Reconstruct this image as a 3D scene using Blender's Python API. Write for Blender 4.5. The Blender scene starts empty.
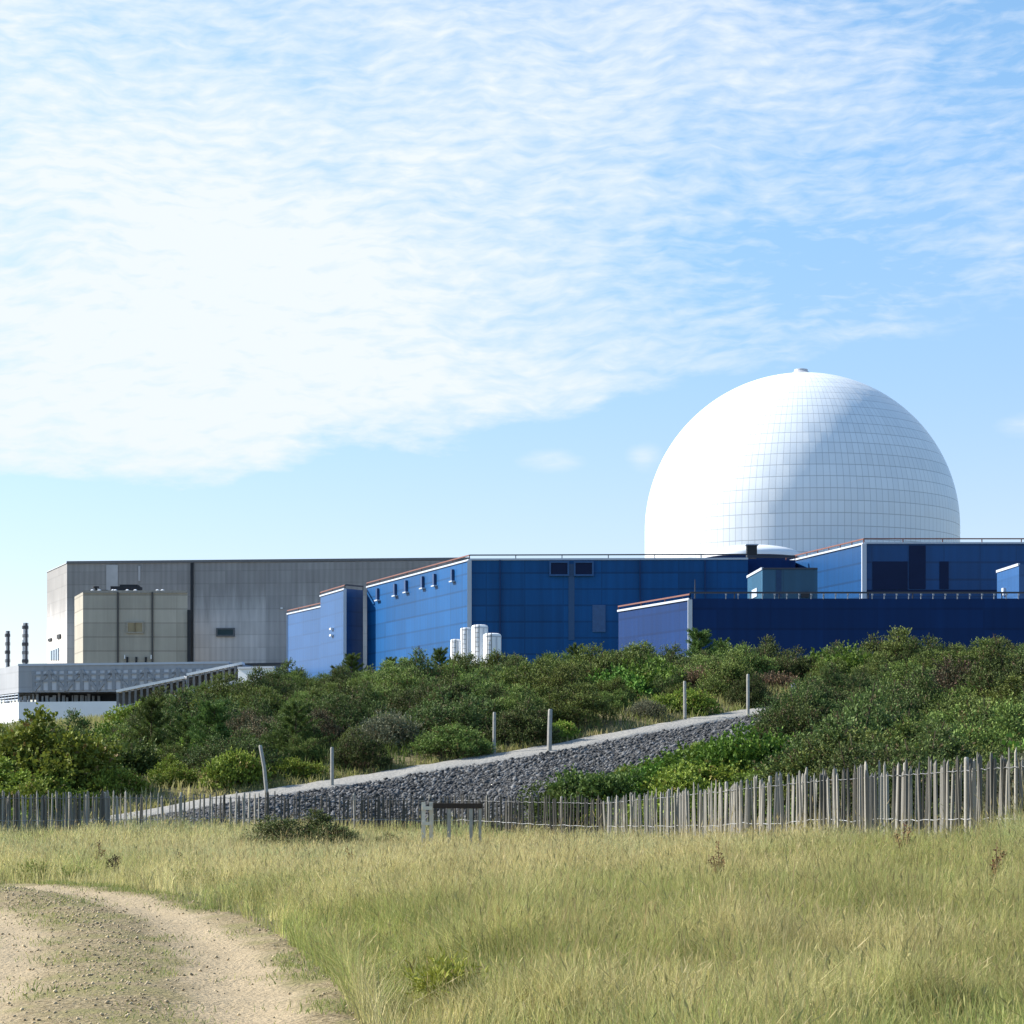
import bpy, math, random
import numpy as np
from mathutils import Vector

rng = np.random.default_rng(7)
random.seed(7)
C = bpy.context.scene.collection
SC = bpy.context.scene
PI = math.pi
F = 1024 * 50 / 24.0          # focal length in picture pixels (50 mm lens, 24 mm frame)
HOR = 755.0                   # where the horizon falls
CZ = 1.6                      # eye height


def PX(px, Y):
    return (px - 512.0) / F * Y


def PZ(py, Y):
    return CZ + (HOR - py) * Y / F


# ------------------------------------------------------------------ helpers
def newmesh(name, verts, faces=None, quads=None, tris=None, mat=None, parent=None, col=None, uv=None, smooth=False, loc=None):
    me = bpy.data.meshes.new(name)
    if faces is not None:
        me.from_pydata([tuple(v) for v in verts], [], [tuple(f) for f in faces])
    else:
        verts = np.asarray(verts, dtype=np.float32)
        q = np.zeros((0, 4), int) if quads is None else np.asarray(quads, int)
        t = np.zeros((0, 3), int) if tris is None else np.asarray(tris, int)
        nl = q.size + t.size
        me.vertices.add(len(verts))
        me.vertices.foreach_set('co', verts.ravel())
        me.loops.add(nl)
        me.loops.foreach_set('vertex_index', np.concatenate([q.ravel(), t.ravel()]).astype(np.int32))
        me.polygons.add(len(q) + len(t))
        st = np.concatenate([np.arange(len(q)) * 4, len(q) * 4 + np.arange(len(t)) * 3]).astype(np.int32)
        me.polygons.foreach_set('loop_start', st)
        me.update(calc_edges=True)
    if col is not None:
        a = me.attributes.new('tint', 'FLOAT_COLOR', 'POINT')
        cc = np.ones((len(col), 4), np.float32)
        cc[:, :3] = col
        a.data.foreach_set('color', cc.ravel())
    if uv is not None:
        l = me.uv_layers.new(name='UVMap')
        l.data.foreach_set('uv', np.asarray(uv, np.float32).ravel())
    if smooth:
        me.polygons.foreach_set('use_smooth', np.ones(len(me.polygons), bool))
    if mat:
        me.materials.append(mat)
    me.validate()
    o = bpy.data.objects.new(name, me)
    C.objects.link(o)
    if parent is not None:
        o.parent = parent
    if loc is not None:
        o.location = loc
    return o


def tag(o, label=None, cat=None, group=None, kind=None):
    if label:
        o['label'] = label
    if cat:
        o['category'] = cat
    if group:
        o['group'] = group
    if kind:
        o['kind'] = kind
    return o


def thing(name, label, cat, loc=(0, 0, 0), rz=0.0, group=None):
    o = bpy.data.objects.new(name, None)
    o.empty_display_size = 0.2
    C.objects.link(o)
    o.location = loc
    o.rotation_euler = (0, 0, rz)
    return tag(o, label, cat, group)


def copy_tree(root, loc, rz=0.0, scale=1.0, label=None, group=None):
    r = root.copy()
    C.objects.link(r)
    r.location = loc
    r.rotation_euler = (0, 0, rz)
    r.scale = (scale,) * 3 if not isinstance(scale, tuple) else scale
    if label:
        r['label'] = label
    if group:
        r['group'] = group
    for ch in list(root.children):
        c = ch.copy()
        C.objects.link(c)
        c.parent = r
    return r


class MB:
    """collects boxes, bars and tubes into ONE mesh"""

    def __init__(s):
        s.v, s.f = [], []

    def add(s, vs, fs):
        b = len(s.v)
        s.v += [tuple(v) for v in vs]
        s.f += [tuple(b + i for i in f) for f in fs]

    def box(s, c, sx, sy, sz, ax=(1, 0, 0), ay=(0, 1, 0), az=(0, 0, 1)):
        c, ax, ay, az = Vector(c), Vector(ax), Vector(ay), Vector(az)
        vs = [c + ax * (i * sx / 2) + ay * (j * sy / 2) + az * (k * sz / 2) for k in (-1, 1) for j in (-1, 1) for i in (-1, 1)]
        s.add(vs, [(0, 2, 3, 1), (4, 5, 7, 6), (0, 1, 5, 4), (2, 6, 7, 3), (0, 4, 6, 2), (1, 3, 7, 5)])

    def bar(s, a, b, w, h=None, up=(0, 0, 1)):
        a, b = Vector(a), Vector(b)
        d = b - a
        L = d.length
        d.normalize()
        up = Vector(up)
        x = d.cross(up)
        if x.length < 1e-4:
            x = d.cross(Vector((1, 0, 0)))
        x.normalize()
        y = x.cross(d)
        s.box((a + b) / 2, w, L, h or w, x, d, y)

    def tube(s, pts, rs, n=6):
        pts = [Vector(p) for p in pts]
        if not hasattr(rs, '__len__'):
            rs = [rs] * len(pts)
        b = len(s.v)
        for i, p in enumerate(pts):
            d = (pts[min(i + 1, len(pts) - 1)] - pts[max(i - 1, 0)]).normalized()
            x = d.cross(Vector((0.3, 0.9, 0.1)) if abs(d.z) > 0.9 else Vector((0, 0, 1))).normalized()
            y = d.cross(x)
            for k in range(n):
                a = 2 * PI * k / n
                s.v.append(tuple(p + (x * math.cos(a) + y * math.sin(a)) * rs[i]))
        for i in range(len(pts) - 1):
            for k in range(n):
                s.f.append((b + i * n + k, b + i * n + (k + 1) % n, b + (i + 1) * n + (k + 1) % n, b + (i + 1) * n + k))
        s.f.append(tuple(b + k for k in range(n))[::-1])
        s.f.append(tuple(b + (len(pts) - 1) * n + k for k in range(n)))

    def lathe(s, prof, n=32, c=(0, 0, 0)):
        b = len(s.v)
        for r, z in prof:
            for k in range(n):
                a = 2 * PI * k / n
                s.v.append((c[0] + r * math.cos(a), c[1] + r * math.sin(a), c[2] + z))
        for i in range(len(prof) - 1):
            for k in range(n):
                s.f.append((b + i * n + k, b + i * n + (k + 1) % n, b + (i + 1) * n + (k + 1) % n, b + (i + 1) * n + k))
        s.f.append(tuple(b + k for k in range(n))[::-1])
        s.f.append(tuple(b + (len(prof) - 1) * n + k for k in range(n)))

    def build(s, name, mat, parent=None, off=(0, 0, 0), smooth=False):
        vs = [(v[0] - off[0], v[1] - off[1], v[2] - off[2]) for v in s.v]
        o = newmesh(name, vs, faces=s.f, mat=mat, parent=parent)
        if smooth:
            o.data.polygons.foreach_set('use_smooth', [True] * len(o.data.polygons))
            o.data.set_sharp_from_angle(angle=math.radians(40))
        return o


# ------------------------------------------------------------------ node helpers
class NT:
    def __init__(s, tree):
        s.t = tree

    def n(s, typ, **kw):
        nd = s.t.nodes.new(typ)
        for k, v in kw.items():
            setattr(nd, k, v)
        return nd

    def put(s, sock, v):
        if isinstance(v, bpy.types.NodeSocket):
            s.t.links.new(v, sock)
        elif isinstance(v, (tuple, list)) and len(v) == 3 and sock.type == 'RGBA':
            sock.default_value = (*v, 1)
        else:
            sock.default_value = v

    def m(s, op, a, b=None, c=None, clamp=False):
        nd = s.n('ShaderNodeMath', operation=op, use_clamp=clamp)
        for i, v in enumerate((a, b, c)):
            if v is not None:
                s.put(nd.inputs[i], v)
        return nd.outputs[0]

    def mix(s, f, a, b, blend='MIX'):
        nd = s.n('ShaderNodeMix', data_type='RGBA', blend_type=blend)
        s.put(nd.inputs[0], f)
        s.put(nd.inputs[6], a)
        s.put(nd.inputs[7], b)
        return nd.outputs[2]

    def ss(s, x, lo, hi):
        nd = s.n('ShaderNodeMapRange', interpolation_type='SMOOTHSTEP')
        s.put(nd.inputs[0], x)
        nd.inputs[1].default_value = lo
        nd.inputs[2].default_value = hi
        return nd.outputs[0]

    def vec(s, x, y, z=0.0):
        nd = s.n('ShaderNodeCombineXYZ')
        for i, v in enumerate((x, y, z)):
            s.put(nd.inputs[i], v)
        return nd.outputs[0]

    def sep(s, v):
        nd = s.n('ShaderNodeSeparateXYZ')
        s.put(nd.inputs[0], v)
        return nd.outputs

    def noise(s, v, scale, detail=4, rough=0.55, dist=0.0):
        nd = s.n('ShaderNodeTexNoise')
        if v is not None:
            s.put(nd.inputs['Vector'], v)
        nd.inputs['Scale'].default_value = scale
        nd.inputs['Detail'].default_value = detail
        nd.inputs['Roughness'].default_value = rough
        nd.inputs['Distortion'].default_value = dist
        return nd.outputs['Fac']


def material(name, rough=0.8, spec=0.3, metal=0.0):
    m = bpy.data.materials.new(name)
    m.use_nodes = True
    T = NT(m.node_tree)
    b = m.node_tree.nodes['Principled BSDF']
    b.inputs['Roughness'].default_value = rough
    b.inputs['Specular IOR Level'].default_value = spec
    b.inputs['Metallic'].default_value = metal
    return m, T, b


def coord(T, which='Object'):
    return T.n('ShaderNodeTexCoord').outputs[which]


def bump(T, b, h, strength=0.3, dist=0.02):
    nd = T.n('ShaderNodeBump')
    nd.inputs['Strength'].default_value = strength
    nd.inputs['Distance'].default_value = dist
    T.put(nd.inputs['Height'], h)
    T.t.links.new(nd.outputs[0], b.inputs['Normal'])


def plain(name, c, rough=0.7, spec=0.3, var=0.25, scale=3.0, metal=0.0):
    m, T, b = material(name, rough, spec, metal)
    n = T.noise(coord(T), scale, 5)
    k = T.m('MULTIPLY_ADD', n, 2 * var, 1 - var)
    hs = T.n('ShaderNodeVectorMath', operation='SCALE')
    hs.inputs[0].default_value = c
    T.put(hs.inputs['Scale'], k)
    T.put(b.inputs['Base Color'], hs.outputs[0])
    return m


def cladding(name, c, seam_v=4.0, seam_u=7.0, seam_dark=0.72, rough=0.4, spec=0.4, panel=0.10, streak=0.22, stain=0.0, top=0.0, rib=0.5, warm=None):
    """profiled metal sheet or cast panels; UV in metres along and up the wall"""
    m, T, b = material(name, rough, spec)
    u, v, _ = T.sep(coord(T, 'UV'))
    iu = T.m('FLOOR', T.m('DIVIDE', u, seam_u))
    iv = T.m('FLOOR', T.m('DIVIDE', v, seam_v))
    wn = T.n('ShaderNodeTexWhiteNoise', noise_dimensions='2D')
    T.put(wn.inputs['Vector'], T.vec(iu, iv))
    k = T.m('MULTIPLY_ADD', wn.outputs['Value'], 2 * panel, 1 - panel)
    st = T.noise(T.vec(T.m('MULTIPLY', u, 0.9), T.m('MULTIPLY', v, 0.05)), 1.0, 6, 0.65)
    k = T.m('MULTIPLY', k, T.m('MULTIPLY_ADD', st, 2 * streak, 1 - streak))
    pt = T.noise(T.vec(u, v), 0.06, 4)
    k = T.m('MULTIPLY', k, T.m('MULTIPLY_ADD', pt, 0.5, 0.75))
    fv = T.m('FRACT', T.m('DIVIDE', v, seam_v))
    fu = T.m('FRACT', T.m('DIVIDE', u, seam_u))
    lv = T.m('LESS_THAN', fv, 0.22 / seam_v)
    lu = T.m('LESS_THAN', fu, 0.16 / seam_u)
    line = T.m('MAXIMUM', lv, T.m('MULTIPLY', lu, 0.6))
    k = T.m('MULTIPLY', k, T.m('SUBTRACT', 1.0, T.m('MULTIPLY', line, 1 - seam_dark)))
    if rib:
        w = T.m('SINE', T.m('MULTIPLY', u, 2 * PI / 1.1))
        k = T.m('MULTIPLY', k, T.m('MULTIPLY_ADD', w, 0.06 * rib, 1.0))
    if stain:
        sn = T.noise(T.vec(T.m('MULTIPLY', u, 0.35), T.m('MULTIPLY', v, 0.03)), 1.0, 5, 0.7)
        run = T.ss(T.m('ADD', v, T.m('MULTIPLY', sn, 16.0)), top + 1.0, top + 9.5)
        k = T.m('MULTIPLY', k, T.m('SUBTRACT', 1.0, T.m('MULTIPLY', run, stain)))
    col = c
    if warm:
        col = T.mix(T.noise(T.vec(u, v), 0.35, 5), c, warm)
    out = T.mix(1.0, col, k, 'MULTIPLY')
    T.put(b.inputs['Base Color'], out)
    return m


def foliage(name, rough=0.6, trans=0.3, spec=0.25, hue=0.475):
    m, T, b = material(name, rough, spec)
    at = T.n('ShaderNodeAttribute', attribute_name='tint').outputs['Color']
    oi = T.n('ShaderNodeObjectInfo').outputs['Random']
    hsv = T.n('ShaderNodeHueSaturation')
    T.put(hsv.inputs['Hue'], T.m('MULTIPLY_ADD', oi, 0.04, hue))
    T.put(hsv.inputs['Value'], T.m('MULTIPLY_ADD', oi, 0.5, 0.75))
    T.put(hsv.inputs['Color'], at)
    col = hsv.outputs[0]
    T.put(b.inputs['Base Color'], col)
    tr = T.n('ShaderNodeBsdfTranslucent')
    T.put(tr.inputs['Color'], col)
    mx = T.n('ShaderNodeMixShader')
    mx.inputs[0].default_value = trans
    out = m.node_tree.nodes['Material Output']
    T.t.links.new(b.outputs[0], mx.inputs[1])
    T.t.links.new(tr.outputs[0], mx.inputs[2])
    T.t.links.new(mx.outputs[0], out.inputs['Surface'])
    return m


# value noise for placement
_tab = rng.random((256, 256))


def vnoise(x, y, s=1.0, seed=0):
    x = np.asarray(x, float) * s + seed * 17.3
    y = np.asarray(y, float) * s + seed * 9.1
    xi, yi = np.floor(x).astype(int), np.floor(y).astype(int)
    fx, fy = x - xi, y - yi
    fx, fy = fx * fx * (3 - 2 * fx), fy * fy * (3 - 2 * fy)
    g = lambda a, b: _tab[a % 256, b % 256]
    return (g(xi, yi) * (1 - fx) + g(xi + 1, yi) * fx) * (1 - fy) + (g(xi, yi + 1) * (1 - fx) + g(xi + 1, yi + 1) * fx) * fy


def fbm(x, y, s=1.0, seed=0):
    return (vnoise(x, y, s, seed) * 4 + vnoise(x, y, s * 2.1, seed + 1) * 2 + vnoise(x, y, s * 4.3, seed + 2)) / 7.0


# ------------------------------------------------------------------ camera, light, sky
cam = bpy.data.objects.new('camera', bpy.data.cameras.new('camera'))
C.objects.link(cam)
cam.data.lens = 50
cam.data.sensor_width = 24
cam.data.sensor_fit = 'HORIZONTAL'
cam.data.shift_y = (HOR - 512) / 1024
cam.data.clip_end = 20000
cam.location = (0, 0, CZ)
cam.rotation_euler = (PI / 2, 0, 0)
SC.camera = cam

SUN_EL = math.radians(32)
SUN_H = Vector((-0.95, 0.27, 0)).normalized()
sdir = Vector((SUN_H.x * math.cos(SUN_EL), SUN_H.y * math.cos(SUN_EL), math.sin(SUN_EL)))
sun = bpy.data.objects.new('sun', bpy.data.lights.new('sun', 'SUN'))
C.objects.link(sun)
sun.data.energy = 4.8
sun.data.angle = math.radians(0.5)
sun.data.color = (1.0, 0.95, 0.87)
sun.rotation_euler = (-sdir).to_track_quat('-Z', 'Y').to_euler()
sun.location = sdir * 100

W = bpy.data.worlds.new('World')
SC.world = W
W.use_nodes = True
T = NT(W.node_tree)
bg = W.node_tree.nodes['Background']
SKY = 0.125
sky = T.n('ShaderNodeTexSky', sky_type='NISHITA')
sky.sun_disc = False
sky.sun_elevation = SUN_EL
sky.sun_rotation = math.atan2(SUN_H.x, SUN_H.y)
sky.air_density = 1.0
sky.dust_density = 0.3
sky.ozone_density = 1.5
gx, gy, gz = T.sep(coord(T, 'Generated'))
az = T.m('ARCTAN2', gx, gy)
el = T.m('ARCSINE', gz)


def gauss(cx, cy, sx, sy):
    a = T.m('POWER', T.m('DIVIDE', T.m('SUBTRACT', az, cx), sx), 2.0)
    c = T.m('POWER', T.m('DIVIDE', T.m('SUBTRACT', el, cy), sy), 2.0)
    return T.m('EXPONENT', T.m('MULTIPLY', T.m('ADD', a, c), -1.0))


# plane-parallel cloud sheet coordinates tilted a little so that the ripples slant
wob = T.noise(T.vec(az, el), 9.0, 3)
cv = T.vec(T.m('ADD', az, T.m('MULTIPLY', el, 0.9)), T.m('MULTIPLY_ADD', el, 2.6, T.m('MULTIPLY', wob, 0.05)))
n1 = T.noise(cv, 9.0, 7, 0.56, 0.15)
cv2 = T.vec(T.m('ADD', az, T.m('MULTIPLY', el, -0.5)), T.m('MULTIPLY_ADD', el, 3.4, T.m('MULTIPLY', wob, 0.12)))
n2 = T.noise(cv2, 58.0, 5, 0.55, 0.25)
edge0 = T.m('MAXIMUM', 0.124, T.m('MULTIPLY_ADD', az, 0.20, 0.153))
n3 = T.noise(T.vec(az, T.m('MULTIPLY', el, 3.0)), 16.0, 6, 0.6)
dd = T.m('SUBTRACT', T.m('ADD', el, T.m('MULTIPLY_ADD', n3, 0.05, -0.025)), edge0)
emask = T.ss(dd, -0.003, 0.014)
D = T.m('ADD', 0.55, T.m('MULTIPLY', gauss(-0.13, 0.20, 0.19, 0.095), 0.58))
D = T.m('SUBTRACT', D, T.m('MULTIPLY', gauss(0.13, 0.215, 0.14, 0.06), 0.58))
D = T.m('SUBTRACT', D, T.m('MULTIPLY', gauss(0.25, 0.335, 0.10, 0.05), 0.50))
D = T.m('ADD', D, T.m('MULTIPLY', T.m('SUBTRACT', n1, 0.5), 1.05))
D = T.m('ADD', D, T.m('MULTIPLY', T.m('SUBTRACT', n2, 0.5), 1.25))
D = T.m('MULTIPLY', D, emask, clamp=True)
wisp = T.m('MULTIPLY', T.ss(T.noise(T.vec(az, T.m('MULTIPLY', el, 5.0)), 9.0, 6), 0.5, 0.85), 0.35)
puff = T.m('MULTIPLY', T.m('ADD', T.m('ADD', gauss(0.018, 0.137, 0.014, 0.005), gauss(0.062, 0.138, 0.008, 0.006)), gauss(0.238, 0.149, 0.012, 0.005)), T.m('MULTIPLY', n2, 0.9))
D = T.m('MAXIMUM', D, T.m('MAXIMUM', wisp, puff))
veil = T.m('MULTIPLY_ADD', T.ss(el, 0.19, 0.02), 0.16, 0.05)
D = T.m('MAXIMUM', D, veil)
D = T.m('MULTIPLY', D, T.m('MULTIPLY', T.ss(el, -0.02, 0.02), T.ss(T.m('ABSOLUTE', az), 0.75, 0.35)))
tint = T.mix(T.ss(el, 0.06, 0.34), (0.66, 0.67, 0.80), (0.70, 0.90, 0.98))
skyc = T.mix(1.0, sky.outputs[0], tint, 'MULTIPLY')
cl = 0.55 / SKY
world_col = T.mix(D, skyc, (0.88 * cl, 0.95 * cl, 1.02 * cl))
T.put(bg.inputs['Color'], world_col)
bg.inputs['Strength'].default_value = SKY
SC.view_settings.view_transform = 'Standard'
SC.view_settings.look = 'None'
SC.view_settings.gamma = 1
SC.view_settings.exposure = 0.9

# ------------------------------------------------------------------ terrain
FENCE = [(-130, 47, 791), (0, 48, 792), (120, 50, 792), (300, 54, 793), (450, 54, 795), (605, 48, 797), (700, 41, 785), (800, 35, 772), (900, 30, 763), (1024, 26.5, 752), (1090, 24.8, 746), (1180, 23, 738)]
fpx = np.array([a[0] for a in FENCE], float)
fY = np.array([a[1] for a in FENCE], float)
fpy = np.array([a[2] for a in FENCE], float)
FH = 1.3
fh_of = lambda px: float(np.interp(px, [560, 700], [1.0, 1.3]))


def fence_at(px):
    Y = float(np.interp(px, fpx, fY))
    top = PZ(float(np.interp(px, fpx, fpy)), Y)
    return PX(px, Y), Y, top


PATH = [(60, 832, 55), (130, 819, 57), (250, 798, 59), (332, 786, 61), (450, 767, 63), (549, 751, 65), (650, 731, 68), (750, 714, 72), (830, 702, 76), (900, 694, 80)]
ppx = np.array([a[0] for a in PATH], float)
ppy = np.array([a[1] for a in PATH], float)
pY = np.array([a[2] for a in PATH], float)

ctrl = []


def ct(px, Y, z):
    ctrl.append((PX(px, Y), Y, z))


for X in (-14, -7, -3, 0, 3, 7, 14):
    for Y in (-20, 4, 12, 18, 24):
        ctrl.append((X, Y, 0.0 if X < 3 or Y < 18 else 0.12))
for px in range(-130, 1200, 65):
    x, y, top = fence_at(px)
    ctrl.append((x, y, top - fh_of(px)))
for px in range(60, 900, 55):
    y = float(np.interp(px, ppx, pY))
    z = PZ(float(np.interp(px, ppx, ppy)), y)
    ct(px, y + 1.5, z - 0.15)
    ct(px, y + 3.4, z + 0.45)
    ct(px, y - 0.5, z - 0.7)
    if px < 760:
        yf = fence_at(px)[1]
        ct(px, yf + 2.5, fence_at(px)[2] - fh_of(px) + 0.05)
for px, Y, z in [(-300, 85, 0.9), (0, 86, 1.0), (100, 88, 1.7), (200, 95, 3.3), (300, 102, 4.5), (400, 104, 4.8), (500, 105, 4.8), (620, 105, 5.0), (700, 104, 5.3), (760, 102, 4.9), (850, 92, 4.6), (950, 88, 4.8), (1024, 84, 4.8), (1200, 80, 4.9),
                 (0, 62, -0.1), (0, 72, 0.6), (100, 70, 0.5), (100, 78, 1.3), (-200, 70, 0.5),
                 (200, 80, 2.0), (300, 85, 3.0), (450, 85, 3.4), (600, 87, 3.9), (750, 88, 4.2),
                 (1024, 34, 0.65), (1024, 45, 1.5), (1024, 60, 2.7), (900, 38, 0.45), (900, 48, 1.15), (900, 62, 2.2), (820, 45, 0.3), (820, 56, 1.1), (720, 52, 0.0), (720, 60, 0.8), (1200, 34, 0.8), (1200, 50, 2.0)]:
    ct(px, Y, z)
for px in range(-300, 1400, 150):
    ct(px, 125, 3.0)
    ct(px, 150, 2.6)
    ct(px, 220, 2.6)
    ct(px, 600, 2.6)
ctrl = np.array(ctrl)
ca = ctrl[:, :2]
dm = np.linalg.norm(ca[:, None] - ca[None], axis=2)
n = len(ctrl)
A = np.zeros((n + 1, n + 1))
A[:n, :n] = -dm + np.eye(n) * 0.25
A[:n, n] = 1
A[n, :n] = 1
wts = np.linalg.solve(A, np.append(ctrl[:, 2], 0))


def ground(x, y):
    x = np.asarray(x, float)
    y = np.asarray(y, float)
    sh = x.shape
    x, y = x.ravel(), y.ravel()
    out = np.empty(len(x))
    for i in range(0, len(x), 20000):
        d = np.sqrt((x[i:i + 20000, None] - ca[None, :, 0]) ** 2 + (y[i:i + 20000, None] - ca[None, :, 1]) ** 2)
        out[i:i + 20000] = -d @ wts[:n] + wts[n]
    far = np.clip((np.maximum(np.abs(x) - 90, np.maximum(y - 150, -10 - y)) / 100), 0, 1)
    base = np.where(y < 60, 0.0, 2.6)
    out = out * (1 - far) + base * far
    out = out + (fbm(x, y, 0.35, 3) - 0.5) * 0.16 + (fbm(x, y, 1.1, 5) - 0.5) * 0.05
    return out.reshape(sh)


def gz1(x, y):
    return float(ground(np.array([x]), np.array([y]))[0])


xs = np.concatenate([[-6000, -3000, -1500, -800, -400, -200, -120, -80, -60], np.arange(-46, 46.1, 0.55), [60, 80, 120, 200, 400, 800, 1500, 3000, 6000]])
ys = np.concatenate([[-3000, -800, -200, -60, -20, -6, 0, 4], np.arange(7, 120, 0.45), [122, 125, 130, 136, 142, 150, 165, 200, 260, 350, 500, 800, 1500, 3000, 9000]])
gxx, gyy = np.meshgrid(xs, ys)
gzz = ground(gxx, gyy)


def grid_quads(nr, nc):
    i = np.arange(nr - 1)[:, None] * nc + np.arange(nc - 1)[None]
    return np.stack([i, i + 1, i + nc + 1, i + nc], -1).reshape(-1, 4)


m_ground, T, b = material('dune_turf', 0.95, 0.1)
oc = coord(T)
c1 = T.mix(T.ss(T.noise(oc, 0.5, 6), 0.35, 0.65), (0.17, 0.155, 0.06), (0.33, 0.27, 0.15))
c2 = T.mix(T.noise(oc, 9.0, 5), (0.06, 0.055, 0.03), c1)
T.put(b.inputs['Base Color'], c2)
bump(T, b, T.noise(oc, 14.0, 6), 0.6, 0.05)


# ------------------------------------------------------------------ sandy track with two ruts
def catmull(P, k):
    P = np.array(P, float)
    P = np.vstack([2 * P[0] - P[1], P, 2 * P[-1] - P[-2]])
    out = []
    for i in range(1, len(P) - 2):
        for t in np.linspace(0, 1, k, endpoint=False):
            a, b_, c, d = P[i - 1], P[i], P[i + 1], P[i + 2]
            out.append(0.5 * (2 * b_ + (c - a) * t + (2 * a - 5 * b_ + 4 * c - d) * t * t + (3 * b_ - a - 3 * c + d) * t ** 3))
    out.append(P[-2])
    return np.array(out)


TR = catmull([(0.9, -12), (0.6, 0), (-0.15, 7), (-0.85, 12.4), (-1.45, 16.2), (-2.15, 19.4), (-3.15, 22.6), (-4.4, 25.2), (-5.7, 26.8), (-7.2, 27.4), (-10, 27.9), (-16, 28.3), (-30, 29)], 14)
TL = catmull([(-3.4, -12), (-3.7, 0), (-4.1, 7), (-4.9, 12.4), (-5.5, 16), (-6.1, 18.8), (-6.8, 20.8), (-7.7, 22.3), (-8.8, 23.2), (-10.2, 23.7), (-12, 24), (-17, 24.3), (-30, 25)], 14)
NS = 40
sv = np.linspace(-0.03, 1.03, NS)
seg = np.concatenate([[0], np.cumsum(np.linalg.norm(np.diff((TR + TL) / 2, axis=0), axis=1))])
tx = TR[:, None, 0] * (1 - sv) + TL[:, None, 0] * sv
ty = TR[:, None, 1] * (1 - sv) + TL[:, None, 1] * sv
jit = (fbm(tx, ty, 1.3, 11) - 0.5) * 0.7
edgew = np.exp(-((sv - 0) / 0.05) ** 2)[None] * jit
tx = tx + edgew


def rutdepth(s):
    return np.exp(-((s - 0.17) / 0.085) ** 2) + np.exp(-((s - 0.60) / 0.085) ** 2)


tz = ground(tx, ty) + 0.02 - 0.045 * rutdepth(sv)[None] + 0.03 * np.exp(-((sv - 0.385) / 0.1) ** 2)[None] + (fbm(tx, ty, 3.5, 21) - 0.5) * 0.03 - 0.05 * (np.abs(sv - 0.5) > 0.505)[None]
uvv = np.stack([np.broadcast_to(sv, tx.shape), np.broadcast_to(seg[:, None], tx.shape)], -1).reshape(-1, 2)
tq = grid_quads(*tx.shape)
m_track, T, b = material('sandy_track', 0.95, 0.15)
u, v, _ = T.sep(coord(T, 'UV'))
oc = coord(T)
un = T.m('ADD', u, T.m('MULTIPLY_ADD', T.noise(oc, 1.2, 4), 0.16, -0.08))
rut = T.m('MAXIMUM', T.ss(T.m('ABSOLUTE', T.m('SUBTRACT', un, 0.17)), 0.13, 0.05), T.ss(T.m('ABSOLUTE', T.m('SUBTRACT', un, 0.62)), 0.15, 0.05))
sand = T.mix(T.noise(oc, 3.0, 6), (0.36, 0.275, 0.165), (0.47, 0.37, 0.235))
grit = T.mix(T.ss(T.noise(oc, 24.0, 5), 0.38, 0.66), (0.19, 0.145, 0.075), (0.37, 0.29, 0.17))
moss = T.mix(T.ss(T.noise(oc, 1.6, 5), 0.42, 0.64), grit, (0.23, 0.20, 0.085))
tc = T.mix(rut, moss, sand)
tc = T.mix(T.ss(T.noise(oc, 60.0, 3), 0.60, 0.72), tc, (0.16, 0.13, 0.09))
T.put(b.inputs['Base Color'], tc)
bump(T, b, T.m('ADD', T.noise(oc, 26.0, 6), T.m('MULTIPLY', T.noise(oc, 5.0, 4), 0.8)), 0.9, 0.035)
tr = newmesh('track', np.stack([tx, ty, tz], -1).reshape(-1, 3), quads=tq[:, ::-1], mat=m_track, uv=uvv[tq[:, ::-1]].reshape(-1, 2), smooth=True)
tag(tr, kind='structure')
TRpoly = np.vstack([TR, TL[::-1]])


def in_track(x, y, grow=0.0):
    """signed: fraction across the track for points between its edges, else nan"""
    x, y = np.asarray(x), np.asarray(y)
    mid = (TR + TL) / 2
    res = np.full(x.shape, np.nan)
    for i in range(0, len(x), 20000):
        d = (x[i:i + 20000, None] - mid[None, :, 0]) ** 2 + (y[i:i + 20000, None] - mid[None, :, 1]) ** 2
        k = d.argmin(1)
        R, L = TR[k], TL[k]
        w = L - R
        s = ((x[i:i + 20000] - R[:, 0]) * w[:, 0] + (y[i:i + 20000] - R[:, 1]) * w[:, 1]) / (w ** 2).sum(1)
        res[i:i + 20000] = s
    return res


sg_ = in_track(gxx.ravel(), gyy.ravel()).reshape(gxx.shape)
gzz = gzz - 0.14 * ((sg_ > 0.07) & (sg_ < 0.93) & (np.abs(gxx) < 28) & (gyy > -11) & (gyy < 29))
g = newmesh('ground', np.stack([gxx, gyy, gzz], -1).reshape(-1, 3), quads=grid_quads(*gxx.shape), mat=m_ground, smooth=True)
tag(g, kind='structure')


# ------------------------------------------------------------------ gravel path on the bank and its stone face
pk = np.linspace(0, 1, 160)
pxs = np.interp(pk, [0, 1], [60, 900])
py_s = np.interp(pxs, ppx, ppy)
Y_s = np.interp(pxs, ppx, pY)
kern = np.ones(15) / 15
sm = lambda a: np.convolve(np.pad(a, 7, 'edge'), kern, 'valid')
Y_s, py_s = sm(Y_s), sm(py_s)
X_s, Z_s = PX(pxs, Y_s), PZ(py_s, Y_s)


def strip(rows, name, mat):
    V = np.stack(rows, 0)
    return tag(newmesh(name, V.reshape(-1, 3), quads=grid_quads(V.shape[0], V.shape[1]), mat=mat, smooth=True), kind='structure')


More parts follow.
